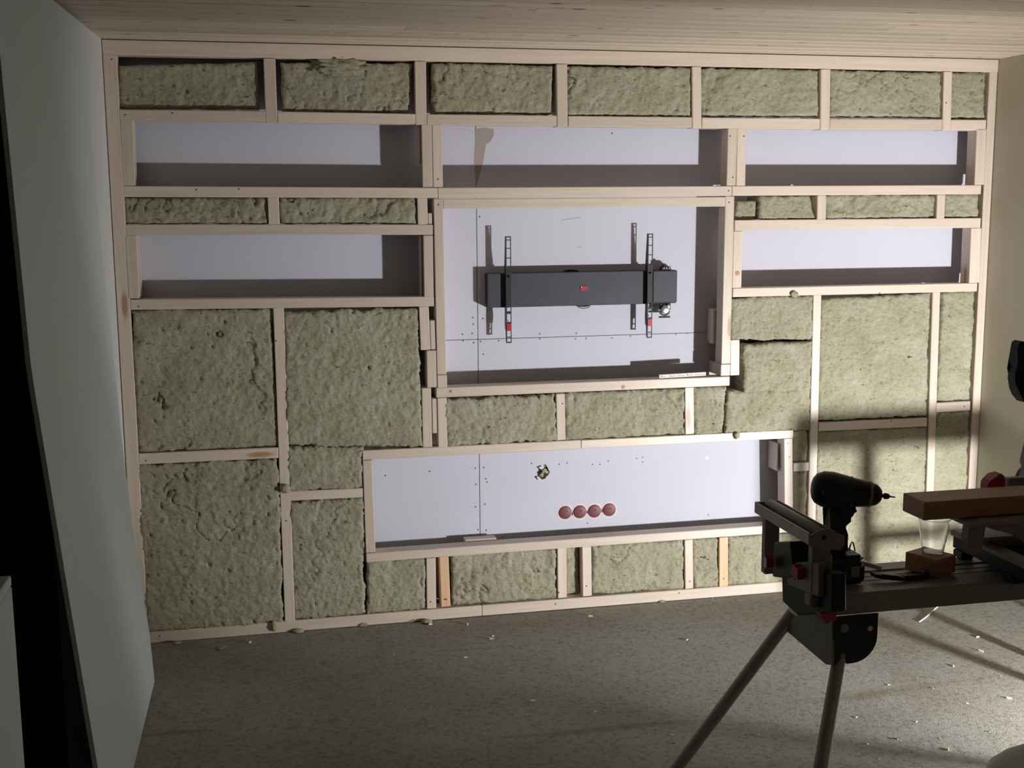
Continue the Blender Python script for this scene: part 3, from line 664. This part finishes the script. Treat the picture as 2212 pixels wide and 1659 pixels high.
def leg(p_top, p_foot):
    l_ = latheo('leg', p_top, p_foot, [(0, 0.0165), (1, 0.0165)], ALU, st, 18)
    pt = Vector(p_top); pf = Vector(p_foot); d = (pt - pf).normalized()
    latheo('rubber_foot', pf + d * 0.06 - Vector((0, 0, 0.0)), pf - d * 0.0, [(0, 0.019), (0.8, 0.021), (1, 0.015)], RUBBER, l_, 16)
TA = atX(1722, 1376, 1.262); TB = at(1796, 1425, YF + 0.03)
leg((1.255, -2.26, 0.775), (0.915, -1.93, 0.016)); leg((1.285, -2.45, 0.775), (1.06, -2.64, 0.016))
leg((2.46, -2.26, 0.775), (2.74, -2.02, 0.016)); leg((2.46, -2.45, 0.775), (2.68, -2.66, 0.016))
# black bracket carrying the legs: plate along the beam and cheek across it
pl = [(1.246, .836), (1.356, .836), (1.356, .790)] + [(1.295 + .061 * math.cos(t), .782 + .060 * math.sin(t)) for t in [-math.pi / 2 * k / 8 for k in range(9)]] + [(1.246, .722)]
def bracket(sx, x_ref):
    bm = bmesh.new(); q = [(x_ref + sx * (p[0] - 1.246), p[1]) for p in pl]
    hexa(bm, [(p[0], YF - 0.006, p[1]) for p in q], [(p[0], YF - 0.002, p[1]) for p in q]); o = finish('leg_plate', bm, BLACK, st)
    return o
lp = bracket(1, 1.246); bracket(-1, 2.53)
for px, py, r, mm_ in ((1879, 1357, 0.0062, OFFWHITE), (1824, 1357, 0.010, GREY), (1820, 1416, 0.006, GREY)):  # off-white disc stands in for the plate's oval hole, grey ones are bolts
    p = at(px, py, YF - 0.006); latheo('bolt_and_hole_disc', p, p + Vector((0, -0.003, 0)), [(0, r), (0.7, r), (1, r * 0.7)], mm_, lp, 14)
ck = [atX(1732, 1318, 1.243), atX(1697, 1362, 1.243), atX(1784, 1436, 1.243), atX(1797, 1436, 1.243), atX(1797, 1322, 1.243)]
prism('leg_cheek', ck, (0.005, 0, 0), GREY, st, 0.001)
prism('leg_cheek', [p + Vector((2.525 - 1.243, 0, 0)) for p in ck], (0.005, 0, 0), GREY, st, 0.001)
def knob(c, axis, r, parent, t=0.022):
    axis = Vector(axis).normalized(); d, u, v = frame_axes(axis); bm = bmesh.new(); pts = []
    for k in range(40):
        a = 2 * math.pi * k / 40; rr = r * (1 + 0.16 * math.cos(5 * a)); pts.append(Vector(c) + u * rr * math.cos(a) + v * rr * math.sin(a))
    hexa(bm, pts, [p + d * t for p in pts]); bev(bm, [e for e in bm.edges if e.calc_face_angle(0) > 1.2], 0.003, 2)
    return finish('knob', bm, RED, parent, True, ang=0.9)
knob(at(1782, 1322, YF - 0.008), (0, -1, 0), 0.018, st)
# roller support at the end: lower housing, two uprights, top channel with roller
rs = empty('material_support', (1.2, -2.33, 0.80)); link  # grouped under the stand
rs.parent = st; rs.matrix_parent_inverse = Matrix.Translation(st.location).inverted()
X1 = 1.205
hs = [atX(1688, 1240, X1), atX(1690, 1300, X1), atX(1722, 1330, X1), atX(1797, 1322, X1), atX(1797, 1240, X1), atX(1742, 1222, X1), atX(1705, 1232, X1)]
prism('housing', hs, (0.035, 0, 0), BLACK, rs, 0.003)
boxo('upright', (1.190, YF - 0.004, 0.868), (1.234, YF + 0.020, 1.012), GREY, rs, 0.003)
boxo('upright_slot', (1.208, YF - 0.0055, 0.890), (1.216, YF - 0.0042, 0.945), BLACK, rs, 0)
boxo('upright_shoe', (1.186, YF - 0.008, 0.862), (1.238, YF + 0.024, 0.892), GREY, rs, 0.003)
boxo('upright_edge', (1.2345, YF - 0.002, 0.852), (1.239, YF + 0.018, 0.98), ALU, rs, 0.001)
boxo('upright', (1.192, -2.222, 0.86), (1.230, -2.198, 1.015), GREY, rs, 0.003)
sl = [atX(1671, 1171, 1.186), atX(1668, 1246, 1.186), atX(1690, 1248, 1.186), atX(1716, 1246, 1.186), atX(1707, 1170, 1.186)]
prism('sleeve', sl, (0.05, 0, 0), BLACKP, rs, 0.003)
prism('cross_plate', [atX(1700, 1214, 1.192), atX(1700, 1262, 1.192), atX(1768, 1290, 1.192), atX(1768, 1216, 1.192)], (0.018, 0, 0), GREY, rs, 0.002)
knob(atX(1669, 1214, 1.180), (-1, 0.2, 0), 0.014, rs, 0.018)
k_ = knob(atX(1730, 1236, 1.188), (-1, 0, 0), 0.017, rs, 0.016)
YR = -2.185
bm = bmesh.new()
for lo, hi in (((1.178, YF - 0.006, 1.012), (1.181, YR, 1.036)), ((1.239, YF - 0.006, 1.012), (1.242, YR, 1.036)), ((1.178, YF - 0.006, 1.009), (1.242, YR, 1.012)), ((1.178, YR - 0.003, 1.009), (1.242, YR, 1.036))): box(bm, lo, hi, 0)
finish('roller_channel', bm, ALU, rs)
latheo('roller', (1.212, YF + 0.004, 1.030), (1.212, YR - 0.006, 1.030), [(0, 0.012), (0.02, 0.0145), (0.98, 0.0145), (1, 0.012)], GREY, rs, 20)
ec = [(1.180, 1.006), (1.238, .995), (1.252, .992), (1.262, 1.005), (1.262, 1.026), (1.244, 1.034), (1.222, 1.045), (1.205, 1.045), (1.180, 1.032)]
prism('end_cap', [(p[0], YF - 0.012, p[1]) for p in ec], (0, 0.0055, 0), GREY, rs, 0.001)
latheo('axle', (1.212, YF - 0.0125, 1.026), (1.212, YF - 0.016, 1.026), [(0, 0.005), (1, 0.004)], BLACK, rs, 12)

# ------------------------------------------------------------------ mitre saw (mostly past the frame edge)
sw = empty('mitre_saw', (1.93, -2.37, ZT), 'mitre saw with grey table and red clamp knob mounted on the stand', 'mitre saw')
ZW = 1.028
tb = [(1.60, ZW), (2.25, ZW), (2.25, ZW - 0.055), (2.20, ZW - 0.075), (1.66, ZW - 0.075), (1.615, ZW - 0.05)]
boxo('table', (1.594, -2.455, ZW - 0.014), (2.27, -2.29, ZW - 0.001), GREY, sw, 0.003)
prism('table_apron', [(1.597, -2.449, ZW - 0.0145), (1.640, -2.449, ZW - 0.0145), (1.632, -2.449, ZW - 0.070), (1.612, -2.449, ZW - 0.075), (1.594, -2.449, ZW - 0.045)], (0, 0.03, 0), GREY, sw, 0.002)
prism('table_apron', [(1.6405, -2.447, ZW - 0.0145), (2.25, -2.447, ZW - 0.0145), (2.25, -2.447, ZW - 0.055), (1.76, -2.447, ZW - 0.075), (1.72, -2.447, ZW - 0.040), (1.66, -2.447, ZW - 0.024)], (0, 0.012, 0), GREY, sw, 0.002)
boxo('table_rib', (1.6405, -2.40, ZW - 0.068), (2.24, -2.31, ZW - 0.058), GREY, sw, 0.003)
boxo('base', (1.70, -2.42, 0.905), (2.24, -2.31, ZW - 0.076), BLACK, sw, 0.006)
for x in (1.74, 2.16): boxo('foot', (x, -2.46, ZT + 0.0005), (x + 0.05, -2.28, 0.9045), RUBBER, sw, 0.004)
boxo('mounting_rail', (1.678, -2.56, 0.936), (1.715, -2.25, 0.950), GREY, sw, 0.002); boxo('mounting_rail_side', (1.684, -2.558, 0.905), (1.710, -2.252, 0.9355), BLACK, sw, 0.002)
for yy_ in (-2.50, -2.30): boxo('rail_clamp', (1.680, yy_, ZT + 0.0005), (1.714, yy_ + 0.04, 0.9045), BLACK, sw, 0.003)
boxo('fence', (1.78, -2.324, ZW), (1.90, -2.308, ZW + 0.040), GREY, sw, 0.003); boxo('fence', (1.97, -2.324, ZW), (2.22, -2.308, ZW + 0.06), GREY, sw, 0.003)
kb = [at(x, y_, -2.305) for x, y_ in ((2136, 1050), (2138, 1042), (2154, 1030), (2162, 1024), (2171, 1025), (2174, 1032), (2173, 1064), (2137, 1066))]
prism('clamp_knob', kb, (0, 0.04, 0), RED, sw, 0.005, 2)
c9 = at(2174, 1044, -2.29); boxo('clamp_bar', (c9.x + 0.001, -2.298, c9.z - 0.016), (c9.x + 0.20, -2.276, c9.z + 0.014), GREY, sw, 0.003)
latheo('arm_hinge', (1.945, -2.25, 1.05), (1.945, -2.17, 1.05), [(0, .035), (1, .035)], BLACK, sw, 20)
prism('hinge_post', [(1.90, -2.295, ZW), (1.99, -2.295, ZW), (1.975, -2.295, 1.12), (1.92, -2.295, 1.12)], (0, 0.11, 0), GREY, sw, 0.004)
prism('head_arm', [(1.928, -2.19, 1.06), (1.928, -2.155, 1.09), (1.928, -2.20, 1.27), (1.928, -2.24, 1.33), (1.928, -2.275, 1.25), (1.928, -2.225, 1.10)], (0.045, 0, 0), GREY, sw, 0.004)
latheo('blade_guard', (1.93, -2.30, 1.27), (1.972, -2.30, 1.27), [(0, .11), (.1, .125), (.9, .125), (1, .11)], GREY, sw, 32)
latheo('blade', (1.948, -2.33, 1.235), (1.953, -2.33, 1.235), [(0, .115), (1, .115)], STEEL, sw, 36)
latheo('motor_housing', (1.973, -2.30, 1.29), (2.13, -2.30, 1.30), [(0, .045), (.15, .052), (.85, .052), (1, .04)], BLACKP, sw, 22)
pts = [at(x, y, -2.46) for x, y in ((2206, 736), (2201, 752), (2199, 780), (2199, 800), (2195, 812), (2195, 828), (2200, 842), (2207, 858), (2216, 872), (2226, 868), (2224, 742))]
hd = prism('handle', pts, (0, 0.035, 0), BLACKP, sw, 0.004, 2)
pts = [at(x, y, -2.455) for x, y in ((2214, 862), (2226, 845), (2420, 905), (2420, 940))]
prism('handle_arm', pts, (0, 0.03, 0), BLACKP, sw, 0.003)
prism('handle_arm', [(1.845, -2.44, 1.36), (1.95, -2.40, 1.36), (1.97, -2.33, 1.33), (1.86, -2.40, 1.30)], (0, 0, -0.04), BLACKP, sw, 0.003)

# timber on the saw, timber block, cup
pw = boxo('timber_length', (1.495, -2.42, 1.0295), (2.62, -2.327, 1.074), PINE_WARM, None, 0.002)
tag(pw, 'reddish planed timber length lying across the saw table', 'timber')
c1 = Vector((1.546, -2.40, 0.8855)); u = (at(2023, 1199.7, -2.40) - Vector((0, 0, 0)))
bl = [(1.541, -2.415), (1.608, -2.385), (1.570, -2.305), (1.503, -2.335)]
o = prism('timber_block', [(p[0], p[1], ZT + 0.0006) for p in bl], (0, 0, 0.044), PINE_WARM, None, 0.002)
tag(o, 'small reddish timber block on the stand under the clear cup', 'timber block')
cup = empty('plastic_cup', (1.566, -2.352, ZT + 0.0450), 'clear disposable plastic cup standing on the small timber block', 'cup')
bm = bmesh.new(); zb_ = ZT + 0.0453; n = 36
prof = [(0.0, 0.0238), (0.004, 0.0250), (0.025, 0.0283), (0.028, 0.0296), (0.045, 0.0315), (0.048, 0.0328), (0.078, 0.0362), (0.082, 0.0372)]
outer = [[bm.verts.new((1.566 + r * math.cos(2 * math.pi * k / n), -2.352 + r * math.sin(2 * math.pi * k / n), zb_ + z)) for k in range(n)] for z, r in prof]
inner = [[bm.verts.new((1.566 + (r - .0009) * math.cos(2 * math.pi * k / n), -2.352 + (r - .0009) * math.sin(2 * math.pi * k / n), zb_ + max(z, .0012))) for k in range(n)] for z, r in prof]
for rg in (outer, inner):
    for a_, c_ in zip(rg, rg[1:]):
        for k in range(n): bm.faces.new((a_[k], a_[(k + 1) % n], c_[(k + 1) % n], c_[k]))
bm.faces.new(list(reversed(outer[0]))); bm.faces.new(inner[0])
for k in range(n): bm.faces.new((outer[-1][k], outer[-1][(k + 1) % n], inner[-1][(k + 1) % n], inner[-1][k]))
finish('cup_wall', bm, CLEAR, cup, True, ang=0.8)
def ring(name, c, r, rr, m, parent, n=36):
    bm = bmesh.new(); rs_ = []
    for k in range(n):
        t = 2 * math.pi * k / n; e = Vector((math.cos(t), math.sin(t), 0))
        rs_.append([bm.verts.new(Vector(c) + e * (r + rr * math.cos(2 * math.pi * q / 6)) + Vector((0, 0, rr * math.sin(2 * math.pi * q / 6)))) for q in range(6)])
    for k in range(n):
        a_, c_ = rs_[k], rs_[(k + 1) % n]
        for q in range(6): bm.faces.new((a_[q], a_[(q + 1) % 6], c_[(q + 1) % 6], c_[q]))
    return finish(name, bm, m, parent, True)
ring('rim', (1.566, -2.352, zb_ + 0.0835), 0.0372, 0.0013, CLEAR, cup)

# ------------------------------------------------------------------ cordless drill on the beam
YD = -2.375
dr = empty('cordless_drill', (1.305, YD, ZT), 'black cordless drill standing on its battery on the stand', 'drill')
AX0 = at(1757, 1052, YD); 
ax = Vector((math.cos(math.radians(22)), -math.sin(math.radians(22)), 0)); axis = (ax * math.cos(math.radians(5)) + Vector((0, 0, -math.sin(math.radians(5))))).normalized()
q0 = AX0 + Vector((0.004, 0.02, -0.006)); Ld = 0.150
latheo('motor_body', q0, q0 + axis * 0.088, [(0, .012), (.04, .024), (.12, .034), (.3, .0415), (.55, .0425), (.85, .038), (1, .036)], TEAL, dr, 24)
latheo('torque_collar', q0 + axis * 0.0883, q0 + axis * 0.130, [(0, .0365), (.06, .037), (.1, .0345), (.9, .030), (1, .029)], BLACKP, dr, 24)
latheo('collar_ring', q0 + axis * 0.1302, q0 + axis * 0.137, [(0, .030), (.5, .030), (1, .0285)], GREY, dr, 24)
ch = latheo('chuck', q0 + axis * 0.1372, q0 + axis * 0.159, [(0, .027), (.5, .024), (.85, .017), (1, .012)], BLACKP, dr, 22)
latheo('bit_holder', q0 + axis * 0.1592, q0 + axis * 0.178, [(0, .0045), (.25, .0045), (.3, .0075), (.8, .0065), (1, .003)], BLACK, ch, 10)
latheo('bit', q0 + axis * 0.1782, q0 + axis * 0.190, [(0, .0022), (1, .0016)], STEEL, ch, 8)
boxo('side_sticker', (0, 0, 0), (0.03, 0.0006, 0.010), GREY, dr, 0).matrix_basis = Matrix.Translation(q0 + axis * 0.03 + Vector((-0.008, -0.0365, -0.004)))
hp = [(1795, 1078), (1798, 1105), (1794, 1140), (1795, 1175), (1786, 1196), (1836, 1198), (1832, 1188), (1826, 1176), (1827, 1155), (1832, 1138), (1833, 1124), (1844, 1118), (1846, 1104), (1851, 1088), (1848, 1074)]
pts = [at(x, y, YD - 0.018) for x, y in hp]
prism('handle', pts, (0, 0.036, 0), BLACKP, dr, 0.009, 3, True)
pts = [at(x, y, YD - 0.010) for x, y in ((1836, 1096), (1850, 1094), (1849, 1106), (1842, 1118), (1834, 1120))]
prism('trigger', pts, (0, 0.02, 0), RUBBER, dr, 0.002)
bx0 = at(1793, 1200, YD - 0.04).x + 0.004; bx1 = bx0 + 0.090
zz = at(1830, 1196, YD).z
bat = boxo('battery', (bx0 + 0.004, YD - 0.042, ZT + 0.0006), (bx1 - 0.002, YD + 0.042, ZT + 0.052), BLACKP, dr, 0.008, 3)
boxo('battery_shoe', (bx0 + 0.002, YD - 0.040, ZT + 0.0525), (bx1 - 0.006, YD + 0.040, zz + 0.006), TEAL, dr, 0.007, 2)
boxo('label_sticker', (bx0 + 0.050, YD - 0.0428, ZT + 0.020), (bx0 + 0.070, YD - 0.0422, ZT + 0.046), GREY, bat, 0)
tube('wrist_strap', [(bx1 - 0.02 + 0.016 * t, YD + 0.01, zz + 0.002 + 0.022 * math.sin(math.pi * t)) for t in [k / 10 for k in range(11)]], 0.0018, GREY, dr, 6)

# chisel and flat bar lying on the deck
ch = empty('chisel', (1.37, -2.33, ZT), 'steel chisel with black grip lying behind the drill on stand', 'chisel')
p0 = Vector((1.350, -2.285, ZT + 0.032)); p1 = Vector((1.378, -2.312, ZT + 0.026)); p2 = Vector((1.432, -2.352, ZT + 0.0135))
latheo('grip', p0, p1, [(0, .008), (.1, .011), (.8, .010), (1, .008)], BLACKP, ch, 14)
latheo('shank', p1 + (p2 - p1) * 0.005, p2, [(0, .0065), (.6, .006), (.9, .006), (1, .004)], STEEL, ch, 12)
fb = empty('pry_bar', (1.44, -2.38, ZT), 'dark curved flat pry bar lying on the stand beside the timber block', 'pry bar')
bm = bmesh.new(); ctr = []
for k in range(13):
    t = k / 12; ctr.append(Vector((1.385 + 0.128 * t, -2.395 - 0.012 * math.sin(math.pi * t) - 0.01 * t, ZT + 0.0008 + 0.010 * (1 - t) ** 2)))
for a_, c_ in zip(ctr, ctr[1:]):
    hexa(bm, [a_ + Vector((0, -.012, 0)), c_ + Vector((0, -.012, 0)), c_ + Vector((0, .012, 0)), a_ + Vector((0, .012, 0))], [a_ + Vector((0, -.012, .009)), c_ + Vector((0, -.012, .009)), c_ + Vector((0, .012, .009)), a_ + Vector((0, .012, .009))])
bmesh.ops.remove_doubles(bm, verts=bm.verts, dist=1e-5); finish('bar', bm, BLACK, fb, True, ang=0.5)
boxo('hooked_end', (1.505, -2.418, ZT + 0.0008), (1.522, -2.392, ZT + 0.020), BLACK, fb, 0.003)

# ------------------------------------------------------------------ sawhorse between lamp and wall (out of frame; its shadow lies on the wool)
sh = empty('sawhorse', (3.02, -1.30, 0), 'low timber sawhorse with one rung standing by the side wall', 'sawhorse')
boxo('top_beam', (2.808, -1.325, 0.445), (3.270, -1.277, 0.520), PINE, sh, 0.003)
def post(name, a_, c_, hw=0.019):
    a_ = Vector(a_); c_ = Vector(c_)
    prism(name, [a_ + Vector((x, y_, 0)) for x, y_ in ((-hw, -hw), (hw, -hw), (hw, hw), (-hw, hw))], c_ - a_, PINE, sh, 0.002)
post('leg', (2.886, -1.50, 0.0), (2.832, -1.346, 0.50)); post('leg', (2.948, -1.10, 0.0), (2.956, -1.256, 0.50))
post('leg', (3.250, -1.50, 0.0), (3.245, -1.346, 0.50)); post('leg', (3.250, -1.10, 0.0), (3.245, -1.256, 0.50))
boxo('rung', (2.974, -1.197, 0.228), (3.210, -1.167, 0.266), PINE, sh, 0.002)
# ------------------------------------------------------------------ work lamp on the floor (out of frame), the room's only light
lamp = empty('work_lamp', (LAMP.x, LAMP.y, 0), 'halogen work lamp on a low tube stand by the side wall', 'lamp')
aim = (Vector((2.52, 0.0, 0.65)) - LAMP).normalized(); dd, uu, vv = frame_axes(aim)
def lp_(a, b2, c_): return LAMP + dd * a + uu * b2 + vv * c_
def lbox(name, lo, hi, m, parent):
    bm = bmesh.new()
    f_ = [lp_(lo[0], b2, c_) for b2, c_ in ((lo[1], lo[2]), (hi[1], lo[2]), (hi[1], hi[2]), (lo[1], hi[2]))]
    k_ = [lp_(hi[0], b2, c_) for b2, c_ in ((lo[1], lo[2]), (hi[1], lo[2]), (hi[1], hi[2]), (lo[1], hi[2]))]
    hexa(bm, f_, k_, 0.003); return finish(name, bm, m, parent)
lbox('housing', (-0.075, -0.075, -0.06), (-0.055, 0.075, 0.06), BLACK, lamp)
for lo, hi in (((-0.0545, -0.075, -0.06), (-0.02, -0.071, 0.06)), ((-0.0545, 0.071, -0.06), (-0.02, 0.075, 0.06)), ((-0.0545, -0.0705, -0.06), (-0.02, 0.0705, -0.056)), ((-0.0545, -0.0705, 0.056), (-0.02, 0.0705, 0.06))):
    lbox('reflector_side', lo, hi, ALU, lamp)
latheo('halogen_tube', lp_(-0.045, -0.05, 0), lp_(-0.045, 0.05, 0), [(0, .005), (1, .005)], GLOW, lamp, 10)
pst = lp_(-0.065, 0, -0.0605)
tube('post', [pst + Vector((0, 0, 0.0)), pst + Vector((0, 0, -0.10)), (pst.x, pst.y, 0.014)], 0.008, BLACK, lamp, 10)
tube('stand_tube', [(pst.x - 0.12, pst.y - 0.10, 0.010), (pst.x, pst.y - 0.10, 0.010), (pst.x, pst.y, 0.012), (pst.x, pst.y + 0.10, 0.010), (pst.x - 0.12, pst.y + 0.10, 0.010)], 0.009, BLACK, lamp, 10)
ld = bpy.data.lights.new('work_light', 'SPOT'); ld.energy = LAMP_POWER; ld.color = (1.0, 0.985, 0.975)
ld.spot_size = math.radians(112); ld.spot_blend = 0.8; ld.shadow_soft_size = 0.04
lo_ = bpy.data.objects.new('work_light', ld); link(lo_)
lo_.matrix_world = Matrix.Translation(LAMP) @ aim.to_track_quat('-Z', 'Y').to_matrix().to_4x4()

# ------------------------------------------------------------------ sack, wire and chips on the floor
bm = bmesh.new(); bmesh.ops.create_icosphere(bm, subdivisions=5, radius=1.0)
cs = Vector((1.42, -3.22, 0.0))
for v in bm.verts:
    n_ = v.co.copy(); k = 1 + 0.08 * noise.noise(n_ * 1.7) + 0.05 * abs(noise.noise(n_ * 5.0)) + 0.02 * noise.noise(n_ * 14)
    t = 0.5 * (n_.z + 1); z = 0.80 * sstep(0.02, 0.98, t) if t > 0.02 else 0.0
    rr = 0.24 * k * (1.0 if abs(n_.z) < 0.6 else 1.0)
    hv = Vector((n_.x, n_.y, 0)); hl = hv.length
    rad = rr * (min(1.0, hl * 1.35))
    if hl > 1e-6: hv = hv / hl
    v.co = Vector((cs.x + hv.x * rad, cs.y + hv.y * rad, z * (1 + 0.05 * (k - 1))))
o = finish('refuse_sack', bm, SACKM, None, True)
tag(o, 'full grey refuse sack standing on the floor near the stand', 'sack')
pts = [flo(x, y, 0.003) for x, y in ((1986, 1343), (1996, 1336), (2006, 1328), (2014, 1320), (2022, 1313), (2030, 1306))]
o = tube('wire_offcut', pts, 0.0028, PAPER); tag(o, 'thin white curved wire offcut lying on floor behind the stand', 'wire')
rnd = random.Random(11)
bm = bmesh.new(); box(bm, (-0.011, -0.0028, 0.0), (0.011, 0.0028, 0.0035), 0); bm.verts.ensure_lookup_table()
for v in bm.verts:
    if v.co.x > 0: v.co.y *= 0.4; v.co.z = v.co.z * 1.5
cme = bpy.data.meshes.new('wood_chip'); bm.to_mesh(cme); bm.free(); cme.materials.append(CHIP)
spots = [(2112, 1377), (1875, 1608), (2135, 1581), (1307, 1521), (1006, 1421), (1694, 1345), (2015, 1487), (1935, 1597), (2197, 1407), (1151, 1515), (1539, 1293), (455, 1400), (1485, 1384), (1276, 1332),
         (1484, 1383), (2119, 1408), (2030, 1595), (1640, 1590), (1790, 1500), (2090, 1520), (2160, 1460), (2180, 1510), (1920, 1480), (1230, 1391), (1065, 1375), (1062, 1381), (620, 1410), (705, 1478),
         (807, 1538), (1285, 1538), (1452, 1588), (1458, 1606), (1630, 1320), (1415, 1307), (1540, 1320), (1850, 1550), (2060, 1440), (2048, 1620), (1980, 1560), (1900, 1640), (850, 1415), (930, 1350), (1010, 1350), (540, 1389)]
for px, py in spots:
    c_ = bpy.data.objects.new('wood_chip', cme); p = flo(px, py); p.z = 0.0006; c_.location = p
    c_.rotation_euler = (rnd.uniform(-.2, .2) * 0, 0, rnd.uniform(0, 6.28)); s = rnd.uniform(0.35, 0.85); c_.scale = (s, s, s * rnd.uniform(0.8, 2.2))
    link(c_); tag(c_, 'pale wood chip lying loose on the grey concrete floor', 'wood chip', 'wood chips scattered on the floor')
